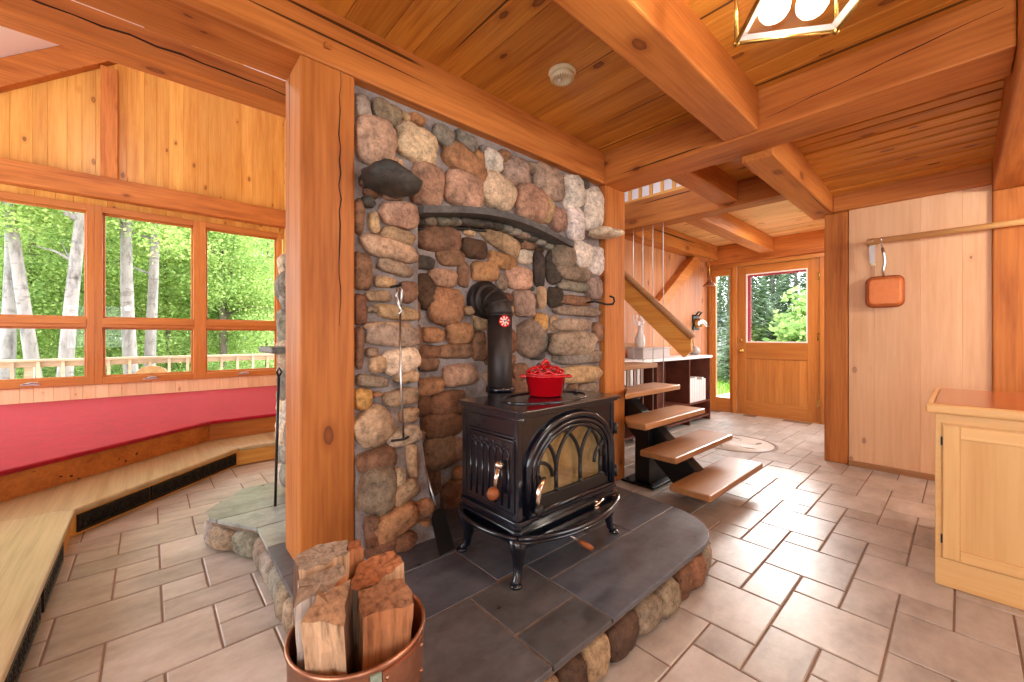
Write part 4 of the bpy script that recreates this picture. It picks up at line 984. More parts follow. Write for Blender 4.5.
def log(label, poly, top, tilt, L_, cols, topcol, topslope=(0,0), seed=0, kind='split'):
    """split log: cross-section polygon (x,y offsets at the top end), colour per side face, leaning by tilt"""
    b = B(); n = len(poly); tx, ty = tilt; rows = 14
    ex = Vector((1,0,0)); ey = Vector((0,1,0))
    sub = []
    for i in range(n):        # subdivide sides
        p, q = poly[i], poly[(i+1) % n]
        for k in range(5): t = k/5; sub.append((p[0]+(q[0]-p[0])*t, p[1]+(q[1]-p[1])*t, i))
    m = len(sub); vs = []
    for r in range(rows+1):
        t = r/rows
        for k, (px, py, sidx) in enumerate(sub):
            rough = .010
            nz = mnoise.noise(Vector((px*30+seed, py*30, t*2.2)))*rough+mnoise.noise(Vector((px*60+seed, py*60, t*9)))*rough*.5
            l = math.hypot(px, py) or 1; z = top[2]-L_*t
            zz = z+(topslope[0]*px+topslope[1]*py)*(1-t)+(mnoise.noise(Vector((px*50,py*50,seed)))*.010 if r == 0 else 0)
            vs.append((top[0]+px*(1+nz/l)-tx*L_*t, top[1]+py*(1+nz/l)-ty*L_*t, zz))
    fs = []
    o = len(b.v); b.v += vs
    for r in range(rows):
        for k in range(m):
            k2 = (k+1) % m; c = cols[sub[k][2]]; j = random.uniform(.9,1.1); b.tn = (lin(c[0])*j, lin(c[1])*j, lin(c[2])*j, 1)
            b.face((r*m+k, (r+1)*m+k, (r+1)*m+k2, r*m+k2))
    # end grain: fan with inner ring
    cxm = sum(p[0] for p in sub)/m; cym = sum(p[1] for p in sub)/m; ci = len(b.v)
    zt = sum(v[2] for v in vs[:m])/m
    b.v.append((top[0]+cxm, top[1]+cym, zt))
    for k in range(m):
        j = random.uniform(.88,1.1); b.tn = (lin(topcol[0])*j, lin(topcol[1])*j, lin(topcol[2])*j, 1); b.face((ci, k, (k+1) % m))
    b.tn = (.3,.2,.1,1); b.face(tuple(reversed(range(rows*m, rows*m+m))) if False else tuple(range(rows*m, rows*m+m)))
    return tag(b.build('firewood_log', M['log_v'], origin=(top[0]-tx*L_, top[1]-ty*L_, top[2]-L_)), label, 'log', 'split logs in the copper bucket')
def lm():
    t = NT('split_log_grain'); o = t.obj(); a = t.tone()
    n = t.noise(t.scaled(o, (55,55,4)), 1, 4, .65); n2 = t.noise(t.scaled(o, (14,14,1.5)), 1, 3)
    c = t.mix(a.outputs['Color'], t.ramp(n, [(.3,(.36,.30,.25)),(.48,(.9,.87,.84)),(.7,(1.2,1.17,1.12))]), 1, 'MULTIPLY')
    c = t.mix(c, t.ramp(n2, [(.35,(.7,.6,.52)),(.6,(1.05,1.05,1.05))]), .7, 'MULTIPLY')
    t.L(c, t.b.inputs['Base Color']); t.S(t.b, Roughness=.85); t.bump(n, .6, .008); return t.m
M['log_v'] = lm()
TAN, ORG, BRK, WHT, GRY, DRK = (206,172,138), (190,130,86), (112,82,62), (214,206,198), (150,130,112), (96,68,48)
log('front left split log with a pale flat face and bark edge, in the copper bucket', [(-.075,.0),(-.005,-.058),(.048,.045),(-.03,.04)], (.330,.985,.572), (-.08,-.12), .545, [TAN,BRK,GRY,BRK], (172,136,104), (.1,.35), 1)
log('front right split log with an orange flat face leaning back, in the copper bucket', [(-.062,-.022),(.056,-.050),(.072,.030),(-.045,.045)], (.445,.985,.535), (.02,-.05), .505, [ORG,ORG,BRK,TAN], (156,112,80), (.05,.4), 2)
log('back right log with a jagged orange broken top, behind the leaning orange log', [(-.085,-.02),(-.03,-.045),(.072,-.025),(.072,.04),(-.03,.055)], (.472,1.095,.548), (.01,.02), .515, [GRY,TAN,ORG,BRK,BRK], (184,124,84), (.1,.2), 3)
log('topmost grey-ended log at the back left of the copper bucket', [(-.070,-.02),(-.01,-.045),(.060,-.028),(.066,.025),(.0,.05),(-.062,.035)], (.355,1.163,.607), (.0,.02), .575, [TAN,TAN,BRK,BRK,BRK,BRK], (164,148,130), (.05,.15), 4)
log('log with white birch bark on the left side of the copper bucket', [(-.070,-.025),(-.01,-.04),(.058,-.01),(.046,.03),(-.05,.035)], (.326,1.072,.585), (-.03,.01), .55, [WHT,ORG,BRK,BRK,WHT], (158,138,118), (.1,.3), 5)
log('thin reddish stick between the logs at the back of the bucket', [(-.022,-.02),(.025,-.02),(.025,.02),(-.022,.02)], (.440,1.182,.592), (.0,.02), .562, [ORG,ORG,BRK,BRK], (176,116,76), (0,.2), 6)

# ================================================================== FIRE TOOLS
def hang(name, label, cat, parts, loc):
    t = thing(name, label, cat, loc)
    for nm, pts, r, m in parts:
        b = B(); b.tube(pts, r, 8); b.build(nm, M[m], t)
    return t
yk = 1.80
hang('fire_poker', 'long steel poker with a twisted loop hanging on the left stone pillar', 'poker', [
    ('rod', [(.895,yk,1.325),(.893,yk-.01,1.0),(.888,yk-.05,.72)], .0055, 'steel'),
    ('loop', [(.895,yk,1.325),(.888,yk-.004,1.36),(.872,yk-.006,1.395),(.878,yk-.006,1.43),(.892,yk,1.44),(.903,yk,1.425),(.903,yk,1.40),(.895,yk,1.325)], .006, 'steel'),
    ('curl', [(.872,yk-.006,1.395),(.880,yk-.012,1.355),(.895,yk-.016,1.325),(.878,yk-.018,1.305)], .005, 'steel'),
    ('hook', [(.84,yk-.02,.715),(.888,yk-.05,.72),(.915,yk-.05,.728)], .006, 'iron_r')], (.888,yk-.05,.71))
b = B(); b.tube([(.89,1.89,1.447),(.89,yk-.012,1.447),(.89,yk-.016,1.458)], .007); tag(b.build('wall_hook', M['iron_r']), 'small iron spike holding the poker on the left stone pillar', 'hook')
sh = thing('fire_shovel', 'black fire shovel leaning in the left corner of the stone recess', 'shovel', (1.045,1.62,HZ+.002))
b = B(); b.tube([(1.10,2.06,.72),(1.075,1.84,.45),(1.066,1.76,.36)], .006); b.build('handle', M['steel'], sh)
b = B(); b.prism([(-.045,0),(.045,0),(.042,.17),(.015,.20),(-.015,.20),(-.042,.17)], (1.045,1.62,HZ+.004), (1,0.1,0), (.09,.62,.78), (0,-.78,.62), -.003, .003); b.build('blade', M['iron_r'], sh)
hang('fire_poker', 'thin black poker on the sunroom side of the stone chimney', 'poker', [
    ('rod', [(.562,2.75,HZ+.006),(.580,2.75,.96)], .008, 'iron_r'), ('loop', [(.580,2.75,.96),(.568,2.74,.99),(.580,2.74,1.015),(.594,2.74,.99),(.580,2.75,.96)], .006, 'iron_r')], (.562,2.75,HZ+.002))
b = B(); b.tube([(2.50,1.93,1.462),(2.47,1.83,1.466),(2.585,1.80,1.447),(2.655,1.795,1.452),(2.675,1.795,1.475),(2.665,1.795,1.505),(2.625,1.80,1.512)], .008, 8)
tag(b.build('wall_hook', M['iron_r']), 'bent iron hook on the right side of the stone wall next to the stair post', 'hook')
# ================================================================== OPEN STAIR
stair = thing('open_staircase', 'open staircase of oak treads on a black steel spine beside the fireplace', 'stairs', (3.1,1.3,.001))
for k in range(13):
    y0, z = 1.065+.225*k, .19*(k+1); y1 = y0+.275
    if k < 2: poly = [(2.65,y0),(3.66,y0),(3.66,y1),(2.65,y1)]
    elif k == 2: poly = [(2.65,y0),(3.66,y0),(3.66,y1),(2.81,y1),(2.65,1.665)]
    elif k == 3: poly = [(2.735,y0),(3.66,y0),(3.66,y1),(3.03,y1),(3.03,1.905)]
    else: poly = [(3.03,y0),(3.66,y0),(3.66,y1),(3.03,y1)]
    b = B(); b.tone(); b.pxy(poly, z-.045, z); b.build('tread', M['oak_x'], stair, bevel=.010)
    b = B(); b.box(3.0, 3.2, y0+.06, y0+.22, z-.055, z-.046)
    b.pyz([(y0+.10,z-.055),(y0+.20,z-.055),(y0+.20,z-.12),(y0+.16,z-.14)], 3.03, 3.17); b.build('tread_bracket', M['steelblack'], stair)
b = B(); f = lambda y: .144+.844*(y-1.19)
b.pyz([(1.29,.012),(1.46,.012),(3.9,f(3.9)-.20),(3.9,f(3.9)-.06),(1.24,f(1.24)-.06)], 3.04, 3.16); b.build('stringer', M['steelblack'], stair, bevel=.006)
b = B(); b.box(2.99, 3.29, 1.68, 1.81, .02, f(1.74)-.13); b.build('support_post', M['steelblack'], stair, bevel=.006)
b = B(); b.box(2.93, 3.46, 1.61, 1.90, .002, .02)
for x in (2.97, 3.42):
    for y in (1.65, 1.86): b.lathe([(.015,.0),(.015,.012),(.0,.014)], (x,y,.02), 8)
b.build('base_plate', M['steelblack'], stair, bevel=.004)
rail = thing('stair_rail', 'sloping honey-coloured stair rail board hung on thin steel cables', 'railing', (4.1,2.2,.001))
r0 = lambda y: 1.175+.93*(y-1.815)
b = B(); b.tone(); ye = 3.55
b.pyz([(1.83,r0(1.83)),(1.83,r0(1.83)-.135),(1.91,r0(1.91)-.275),(ye,r0(ye)-.275),(ye,r0(ye))], 4.075, 4.115); b.build('rail_board', wood('rail_pine', rgb(240,176,90), rgb(206,126,52), 'y', .35, .15, .2, None, 0, 1.3, .2), rail, bevel=.004)
b = B(); b.tube([(4.09,1.82,r0(1.82)+.015),(4.09,2.6,r0(2.6)+.015),(4.09,ye,r0(ye)+.015)], .036, 12); b.build('rail_cap', M['oak_y'], rail)
for i in range(9):
    y = 1.81+.1215*i
    if y < 2.1: continue
    b = B(); b.tube([(4.17,y,.006),(4.17,y,2.448)], .005, 6); b.lathe([(.018,0),(.012,.02),(.0,.02)], (4.17,y,.003), 8); b.build('cable', M['cable'], rail)
up = thing('upper_railing', 'upper-floor balustrade of upright wooden spindles above the stair opening', 'railing', (4.2,2.6,2.762))
b = B(); b.tone(); b.box(4.19, 4.27, 1.62, 4.6, 3.62, 3.67); b.build('handrail', M['oak_y'], up, bevel=.008)
b = B(); b.tone(); b.box(4.16, 4.30, 1.62, 4.6, 2.762, 2.79); b.build('bottom_rail', M['pine_y'], up, bevel=.004)
for i in range(22):
    b = B(); b.tone(); y = 1.66+.135*i; b.box(4.215, 4.245, y, y+.035, 2.79, 3.62); b.build('baluster', M['pine_z'], up, bevel=.004)

# ================================================================== ENTRY HALL
cons = thing('console_shelf', 'dark wooden bookcase with a white top along the hall wall', 'shelf', (5.1,2.64,.001))
cx0, cx1, cy0, cy1 = 3.75, 6.12, 2.46, 2.815
b = B(); b.box(cx0, cx1+.02, cy0-.02, cy1, .90, .935); b.build('top', M['white'], cons, bevel=.004)
b = B()
for x in (cx0, 4.56, 5.43, 6.09): b.tone(); b.box(x, x+.025, cy0, cy1, .002, .90)
for z in (.06, .27): b.tone(); b.box(cx0+.025, cx1-.01, cy0+.005, cy1, z, z+.025)
b.tone(); b.box(cx0+.025, 4.56, cy0+.005, cy1, .60, .62); b.box(cx0+.01, cx1-.005, cy1-.02, cy1-.005, .01, .90); b.build('carcass', M['darkwood'], cons, bevel=.002)
names = ['first','second','third','fourth','fifth','sixth','seventh','eighth']
x = 5.48
for i in range(7):
    w = random.uniform(.065, .085); h = random.uniform(.29, .345)
    t = thing('book', '%s white-spined binder from the left in the low right compartment of the dark bookcase' % names[i], 'book', (x+w/2,2.6,.296), 'white binders in the bookcase')
    b = B(); b.box(x, x+w-.006, cy0+.02, cy0+.028, .296, .296+h); b.box(x, x+.005, cy0+.02, cy0+.26, .296, .296+h); b.box(x+w-.011, x+w-.006, cy0+.02, cy0+.26, .296, .296+h); b.build('cover', M['book'], t, bevel=.002)
    b = B(); b.box(x+.006, x+w-.012, cy0+.03, cy0+.25, .302, .288+h); b.build('pages', M['ceramic'], t)
    x += w
x = 3.86
for i in range(6):
    w = random.uniform(.05, .075); h = random.uniform(.20, .25)
    t = thing('book', '%s book from the left standing in the upper left compartment of the dark bookcase' % names[i], 'book', (x+w/2,2.6,.621), 'books in the upper left compartment')
    b = B(); b.box(x, x+w-.006, cy0+.02, cy0+.028, .621, .621+h); b.box(x, x+.005, cy0+.02, cy0+.2, .621, .621+h); b.box(x+w-.011, x+w-.006, cy0+.02, cy0+.2, .621, .621+h); b.build('cover', M['book2' if i % 2 else 'book'], t, bevel=.002)
    b = B(); b.box(x+.006, x+w-.012, cy0+.03, cy0+.19, .625, .615+h); b.build('pages', M['ceramic'], t)
    x += w+.012
bx = thing('storage_box', 'long low grey box on the white console top', 'box', (4.67,2.62,.936))
b = B(); b.box(4.34, 5.00, 2.52, 2.72, .936, 1.05); b.build('box_body', M['gbox'], bx, bevel=.006)
b = B(); b.box(4.33, 5.01, 2.51, 2.73, 1.0505, 1.07); b.build('lid', M['gbox'], bx, bevel=.004)
vs = thing('white_vase', 'white figured vase with pale flowers standing on the grey box', 'vase', (4.45,2.62,1.071))
b = B(); b.lathe([(.0,.0),(.045,.0),(.055,.02),(.062,.08),(.05,.15),(.028,.20),(.026,.25),(.036,.27),(.03,.27),(.02,.25)], (4.45,2.62,1.071), 20); b.build('vase_body', M['ceramic'], vs)
b = B()
for k in range(9):
    a = k*2.4; p = (4.45+.05*math.cos(a)*(k % 3)*.6-.02, 2.62+.04*math.sin(a), 1.36+.028*(k % 4)); b.tube([(4.45,2.62,1.30), p], .003, 5)
    for q in range(5):
        e = q*1.257; b.ball((p[0]+.018*math.cos(e), p[1], p[2]+.018*math.sin(e)), .014, 6, (1,.5,1))
b.build('flowers', M['flower'], vs)
ov = thing('orchid_vase', 'round grey vase with an arching white orchid on the console end', 'vase', (5.98,2.64,.936))
b = B(); b.lathe([(.0,0),(.05,0),(.085,.03),(.09,.06),(.06,.10),(.035,.115),(.04,.125),(.03,.12)], (5.98,2.64,.936), 20); b.build('vase_body', M['ceramic_g'], ov)
b = B(); b.tube([(5.98,2.64,1.05),(5.92,2.64,1.2),(5.96,2.63,1.34),(6.08,2.62,1.41),(6.24,2.60,1.42),(6.36,2.58,1.36)], .005, 6)
b.tube([(5.98,2.64,1.05),(5.88,2.64,1.22),(5.90,2.63,1.40)], .004, 6); b.build('stem', M['green'], ov)
b = B()
for i, (px, pz) in enumerate(((6.06,1.40),(6.13,1.425),(6.20,1.43),(6.26,1.415),(6.32,1.39))):
    for q in range(5):
        e = q*1.257+i; b.ball((px+.022*math.cos(e), 2.605, pz+.022*math.sin(e)), .02, 6, (1,.4,1))
b.build('blossoms', M['flower'], ov)
bell = thing('wall_bell', 'brass bell on a dark square plate on the hall wall left of the sidelight', 'bell', (6.42,2.815,1.30))
b = B(); b.box(6.31, 6.53, 2.795, 2.818, 1.31, 1.55); b.build('plate', M['steelblack'], bell, bevel=.006)
b = B(); b.lathe([(.0,-.14),(.03,-.135),(.055,-.10),(.07,-.04),(.085,-.01),(.08,0)], (6.42,2.795,1.42), 20, 'y'); b.build('bell_body', M['brass'], bell)
b = B(); b.tube([(6.36,2.79,1.53),(6.36,2.74,1.59),(6.48,2.74,1.59),(6.48,2.79,1.53)], .012, 8); b.build('bracket', M['steelblack'], bell)
pl = thing('pendant_lamp', 'tiny copper cone lamp hanging on a cord in the entry hall corner', 'lamp', (6.42,2.60,1.98))
b = B(); b.tube([(6.42,2.60,2.11),(6.425,2.60,2.25),(6.41,2.60,2.36),(6.415,2.60,2.42)], .007, 6); b.build('cord', M['brass'], pl)
b = B(); b.lathe([(.10,0),(.095,.01),(.055,.05),(.03,.07),(.028,.11),(.018,.13),(.0,.13)], (6.42,2.60,1.985), 20); b.build('lamp_shade', M['copper'], pl)
b = B(); b.tube([(6.38,2.60,2.06),(6.36,2.60,2.10),(6.42,2.60,2.15)], .006, 6); b.build('finial_loop', M['copper'], pl)
md = thing('floor_medallion', 'round inlaid medallion with a leaf motif set into the hall floor', 'inlay', (4.95,1.72,.0005), )
b = B(); b.lathe([(.0,.0005),(.375,.0005),(.375,.002),(.0,.002)], (4.95,1.72,0), 48); b.build('field', M['medal_i'], md)
b = B(); b.lathe([(.375,.0005),(.41,.0005),(.41,.0028),(.375,.0028)], (4.95,1.72,0), 48, close=True)
for k in range(5):
    a = 2*PI*k/5+.3; c = Vector((4.95+.24*math.cos(a), 1.72+.24*math.sin(a), .0022)); d = Vector((math.cos(a+.9), math.sin(a+.9), 0)); e = Vector((-d.y, d.x, 0))
    b.prism([(-.07,0),(-.02,.025),(.03,.022),(.08,0),(.03,-.022),(-.02,-.025)], c, d, e, (0,0,1), 0, .0008)
    b.tube([c-d*.07, Vector((4.95+.12*math.cos(a-.4), 1.72+.12*math.sin(a-.4), .0024))], .003, 4)
b.build('ring_and_leaves', M['medal'], md)

# ================================================================== KITCHEN SIDE
cab = thing('kitchen_cabinet', 'light maple base cabinet with framed panel doors at the right edge', 'cabinet', (3.28,-.6,.001))
fx = 2.85; ya, yb = .088, -1.30
b = B(); b.tone(); b.box(fx+.003, 3.68, yb, ya, .002, .83)
b.build('carcass', M['maple_z'], cab, bevel=.004)
b = B(); b.tone(); b.box(fx-.004, fx+.002, yb, ya, .002, .135); b.tone(); b.box(fx-.004, fx+.002, yb, ya, .785, .83); b.tone(); b.box(fx-.004, fx+.002, .066, ya, .135, .785); b.build('face_frame', M['maple_y'], cab, bevel=.003)
for i, (d0, d1) in enumerate(((.062,-.50), (-.508,-1.07))):
    b = B(); st_ = .056
    b.mi = 0
    for a, c in ((d0-st_, d0), (d1, d1+st_)): b.tone(); b.box(fx-.016, fx+.002, a, c, .142, .777)
    b.mi = 1
    for a, c in ((.142,.192), (.718,.777)): b.tone(); b.box(fx-.016, fx+.002, d1+st_, d0-st_, a, c)
    dd = b.build('cabinet_door', [M['maple_z'], M['maple_y']], cab, bevel=.004)
    b = B(); b.tone(); b.box(fx-.008, fx, d1+st_-.002, d0-st_+.002, .190, .720); b.build('raised_panel', M['maple_z'], dd, bevel=.004)
    for z in (.23, .70):
        b = B(); b.box(fx-.014, fx-.004, d0+.0, d0+.007, z-.02, z+.02); b.build('hinge', M['steelblack'], dd)
b = B(); b.tone(); b.box(fx-.03, fx-.002, yb-.02, ya+.032, .831, .878); b.tone(); b.box(fx-.002, 3.72, ya+.002, ya+.032, .831, .878)
ct = b.build('edge', M['maple_y'], origin=(fx,ya,.831), bevel=.012, seg=3)
ct.name = 'countertop'; tag(ct, 'glossy orange-topped counter with a pale wood edge on the maple cabinet', 'countertop')
b = B(); b.tone(); b.box(fx-.001, 3.715, yb-.02, ya+.001, .832, .8785); b.build('top_surface', wood('counter_cherry', rgb(186,96,50), rgb(150,68,32), 'y', .16, 0, .2, None, 0, 1.2, .3), ct)
rod = thing('pot_rail', 'round wooden pot rail in front of the pale board wall', 'rail', (4.79,.1,2.04))
b = B(); b.tone(); b.tube([(4.79,.57,2.05),(4.79,-1.5,2.05)], .024, 16); b.build('rod', M['maple_y'], rod)
for y in (.53, -1.3):
    b = B(); b.tone(); b.tube([(4.79,y,2.05),(4.878,y,2.05)], .014, 10); b.lathe([(.035,0),(.035,.012),(.0,.012)], (4.868,y,2.05), 16, 'x'); b.build('bracket', M['maple_y'], rod)
pan = thing('griddle_pan', 'square copper-coloured pan hanging from the pot rail', 'pan', (4.80,.458,1.465))
def rrect(y0, y1, z0, z1, r, n=5):
    out = []
    for cy, cz, a0 in ((y1-r,z1-r,0),(y0+r,z1-r,90),(y0+r,z0+r,180),(y1-r,z0+r,270)): out += arc(cy, cz, r, a0, a0+90, n)
    return out
b = B(); o1, o2 = rrect(.335,.580,1.468,1.735,.05), rrect(.350,.565,1.484,1.720,.04)
n = len(o1)
def loft(b, loops):
    n = len(loops[0]); vs = [p for L_ in loops for p in L_]; fs = []
    for k in range(len(loops)-1):
        for i in range(n): j = (i+1) % n; fs.append((k*n+i, k*n+j, (k+1)*n+j, (k+1)*n+i))
    fs.append(tuple(range((len(loops)-1)*n, len(loops)*n))); fs.append(tuple(reversed(range(n))))
    b.add(vs, fs)
loft(b, [[(4.842,y,z) for y,z in o1],[(4.800,y,z) for y,z in o2],[(4.796,y,z) for y,z in rrect(.362,.553,1.496,1.708,.035)]]); pb_ = b.build('pan_base', M['coppern'], pan, bevel=.003)
b = B(); b.tube([(4.843,y,z) for y,z in o1], .007, 6, closed=True); rm = b.build('rim', plain('pan_rim', rgb(150,70,34), .35, .3), pan)
b = B(); b.tube([(4.84,.463,1.73),(4.832,.466,1.80),(4.836,.455,1.86),(4.828,.462,1.93),(4.815,.470,1.99)], [.010,.011,.010,.012,.010], 8)
b.tube([(4.815,.470,1.985),(4.80,.472,2.02),(4.79,.472,2.077),(4.765,.472,2.06),(4.768,.472,2.03)], .0045, 6); b.build('handle', M['steel'], pan)
sp = thing('steel_strap_hook', 'flat shiny steel strap hanging from the pot rail left of the pan handle', 'hook', (4.80,.537,1.83))
b = B(); b.box(4.80, 4.804, .515, .557, 1.86, 2.02); b.build('strap', M['steel'], sp, bevel=.001)
b = B(); b.box(4.797, 4.807, .512, .545, 1.832, 1.86); b.build('end_tab', M['cream'], sp, bevel=.003)
b = B(); b.tube([(4.802,.536,2.015),(4.812,.536,2.05),(4.79,.536,2.080),(4.766,.536,2.05)], .005, 6); b.build('hook', M['steel'], sp)
# smoke detector
sm = thing('smoke_detector', 'round cream smoke detector on the pine ceiling between the beams', 'detector', (1.715,1.49,2.62))
c = (1.715,1.49,0)
b = B(); b.lathe([(.0,2.6795),(.075,2.6795),(.077,2.672),(.07,2.662),(.0,2.662)], c, 36); b.build('base', M['cream'], sm)
b = B(); b.lathe([(.062,2.662),(.068,2.655),(.066,2.640),(.058,2.632),(.034,2.630),(.032,2.634),(.0,2.634)], c, 36); b.build('cover', M['cream'], sm)
b = B()
for k in range(24):
    a = 2*PI*k/24; b.tube([(c[0]+.044*math.cos(a), c[1]+.044*math.sin(a), 2.631),(c[0]+.060*math.cos(a), c[1]+.060*math.sin(a), 2.633)], .0022, 4)
b.build('vent_slots', plain('detector_slots', rgb(150,140,110), .6), sm)
b = B(); b.lathe([(.0,2.626),(.012,2.627),(.014,2.633)], (c[0]-.01,c[1]+.01,0), 14); b.build('test_button', M['white'], sm)
# glass lantern
LZ = 2.20; LC = Vector((1.459,.303,0)); lu = Vector((.183,-.239,0)).normalized(); lv = Vector((-lu.y*-1, lu.x*-1, 0)); lv = Vector((-.239,-.183,0)).normalized(); hs = .15
lan = thing('lantern', 'square brass and glass ceiling lantern with round bulbs at the top edge', 'lamp', (LC.x,LC.y,LZ))
P = lambda a, c_, z: LC+lu*a+lv*c_+EZ*z
b = B(); r = .007
cs = [(-hs,-hs),(hs,-hs),(hs,hs),(-hs,hs)]
for z in (LZ, LZ+.34):
    for i in range(4): b.tube([P(*cs[i],z), P(*cs[(i+1) % 4],z)], r, 6)
for q in cs:
    b.tube([P(*q,LZ), P(*q,LZ+.34)], r, 6); b.ball(P(*q,LZ), .012, 8); b.tube([P(*q,LZ+.34), P(0,0,LZ+.42)], r, 6)
b.build('frame', M['brass'], lan)
b = B()
for i in range(4):
    a, d = cs[i], cs[(i+1) % 4]; q = .97; b.add([P(a[0]*q,a[1]*q,LZ+.003), P(d[0]*q,d[1]*q,LZ+.003), P(d[0]*q*.86,d[1]*q*.86,LZ+.009), P(a[0]*q*.86,a[1]*q*.86,LZ+.009)], [(0,1,2,3)])
b.build('frosted_edge', M['white'], lan)
for i in range(4):
    a, d = cs[i], cs[(i+1) % 4]; b = B(); mid = Vector(((a[0]+d[0])/2, (a[1]+d[1])/2)).normalized()*.003
    b.add([P(a[0],a[1],LZ+.01), P(d[0],d[1],LZ+.01), P(d[0],d[1],LZ+.33), P(a[0],a[1],LZ+.33)], [(0,1,2,3)]); b.build('glass_pane', M['glass'], lan)
b = B(); b.tube([P(0,0,LZ+.40), P(0,0,LZ+.475)], .012, 10); b.lathe([(.06,.0),(.055,-.015),(.015,-.022)][::-1], (LC.x,LC.y,2.679), 20); b.tube([P(0,0,LZ+.12), P(0,0,LZ+.40)], .012, 8)
for k, (a, c_) in enumerate(((-.06,-.085),(.05,-.085),(.065,.05),(-.06,.05))): b.tube([P(0,0,LZ+.16), P(a*.6,c_*.6,LZ+.13), P(a,c_,LZ+.10)], .008, 6)
b.build('stem', M['brass'], lan)
for k, (a, c_) in enumerate(((-.06,-.085),(.05,-.085),(.065,.05),(-.06,.05))):
    b = B(); b.ball(P(a,c_,LZ+.055), .045, 16); b.tube([P(a,c_,LZ+.09), P(a,c_,LZ+.115)], .018, 10); b.build('bulb', M['frost'], lan)

# ================================================================== OUTDOORS
b = B(); b.box(-30, 30, 8.06, 60, -1.0, -.85); b.build('ground_north', M['ground'], kind='structure')
b = B(); b.box(7.09, 40, -20, 8.05, -.25, -.16); b.build('ground_east', M['ground'], kind='structure')
b = B(); b.box(7.09, 9.6, .6, 3.4, -.155, -.02); b.build('doorstep', M['white'], kind='structure')
dk = thing('deck', 'grey weathered wooden deck outside the sunroom windows', 'deck', (0,9.2,-.84))
b = B()
for i in range(17): b.tone(); b.box(-7, 7, 8.08+.125*i, 8.195+.125*i, -.18, -.14)
b.build('boards', M['deck'], dk)
b = B()
for x in (-5,-2.5,0,2.5,5): b.tone(); b.box(x-.06, x+.06, 9.9, 10.0, -.845, -.18)
b.build('deck_posts', M['deck'], dk)
rl = thing('deck_railing', 'weathered wooden railing of the deck seen through the sunroom windows', 'railing', (0,10.05,-.14))
b = B(); b.tone(); b.box(-7, 7, 9.97, 10.13, .80, .84); b.tone(); b.box(-7, 7, 10.03, 10.07, .71, .80); b.tone(); b.box(-7, 7, 10.03, 10.07, -.04, .03); b.build('rail_boards', M['deck'], rl, bevel=.005)
for i in range(28):
    b = B(); b.tone(); x = -3.5+.27*i; b.box(x-.02, x+.02, 9.99, 10.03, -.04, .80); b.build('baluster', M['deck'], rl)
for x in (-3.6, -1.45, .70, 2.85):
    b = B(); b.tone(); b.box(x-.05, x+.05, 10.071, 10.17, -.139, .80); b.build('railing_post', M['deck'], rl)
ch = thing('deck_chair', 'round-backed wooden chair on the deck just behind the middle window', 'chair', (.03,9.0,-.139))
cw = M['bench']
b = B(); c0 = (.03,9.0)
b.pxz(arc(.03,.50,.24,0,180,14)+[(-.21,.28),(.27,.28)], 8.74, 8.77); b.build('backrest', cw, ch, bevel=.006)
b = B(); b.box(-.21,.27,8.775,9.24,.26,.29); b.build('seat', cw, ch, bevel=.006)
for x in (-.20, .22):
    for y in (8.78, 9.18): b = B(); b.box(x, x+.04, y, y+.04, -.137, .26); b.build('leg', cw, ch)
    b = B(); b.box(x-.01, x+.06, 8.775, 9.25, .46, .485); b.build('armrest', cw, ch)
sh_ = thing('shed', 'pale shed on the lawn seen through the sidelight by the entry door', 'shed', (16.5,6.6,-.16))
b = B(); b.box(15.6, 17.6, 5.7, 8.4, -.159, 1.55); b.build('walls', M['shed'], sh_)
b = B(); b.pyz([(5.45,1.50),(7.05,2.45),(8.65,1.50),(8.65,1.58),(7.05,2.55),(5.45,1.58)], 15.4, 17.8); b.pyz([(5.7,1.55),(8.4,1.55),(7.05,2.4)], 15.6, 17.6); b.build('roof', plain('shed_roof', rgb(130,134,140), .8), sh_)
b = B(); b.box(15.57, 15.6, 5.9, 6.6, -.1, 1.3); b.build('shed_door', M['white'], sh_)
b = B()
for _ in range(5000):
    x = random.uniform(9.6, 15.5); y = random.uniform(2.5, 7.0); a = random.uniform(0, PI); h = random.uniform(.06,.16); b.tone()
    dx, dy = .012*math.cos(a), .012*math.sin(a); b.add([(x-dx,y-dy,-.16),(x+dx,y+dy,-.16),(x+random.uniform(-.04,.04),y+random.uniform(-.04,.04),-.16+h)], [(0,1,2)])
g_ = b.build('grass', M['grass'], kind='stuff'); tag(g_, 'bright green lawn grass outside the entry door', 'grass')

# ---- trees
def crown_mesh(seed, n, size, shape, mat):
    rnd = random.Random(seed); b = B(); cl = []
    for _ in range(34):
        while True:
            p = Vector((rnd.uniform(-1,1), rnd.uniform(-1,1), rnd.uniform(-1,1)))
            if p.length < 1: break
        cl.append((p, rnd.uniform(.18,.40)))
    for i in range(n):
        c, r = cl[rnd.randrange(len(cl))]
        p = c+Vector((rnd.gauss(0,1), rnd.gauss(0,1), rnd.gauss(0,.55)))*r*.6
        p = Vector((p.x*shape[0], p.y*shape[1], p.z*shape[2]))
        s = size*rnd.uniform(.6,1.3); a = Vector((rnd.gauss(0,1), rnd.gauss(0,1), rnd.gauss(0,.5))).normalized(); e = a.cross(Vector((rnd.gauss(0,1), rnd.gauss(0,1), rnd.gauss(0,1)))).normalized()
        b.tn = (rnd.random(), 0, 0, 1)
        b.add([p-a*s, p+e*s*.55, p+a*s, p-e*s*.55], [(0,1,2,3)])
    return b
def trunk_pts(h, lean, seed, k=9):
    rnd = random.Random(seed); w = 0; pts = []
    for i in range(k+1):
        t = i/k; pts.append((lean[0]*t+.06*math.sin(t*4+seed), lean[1]*t+.05*math.cos(t*3+seed), h*t))
    return pts
M['trunk_grey'] = None
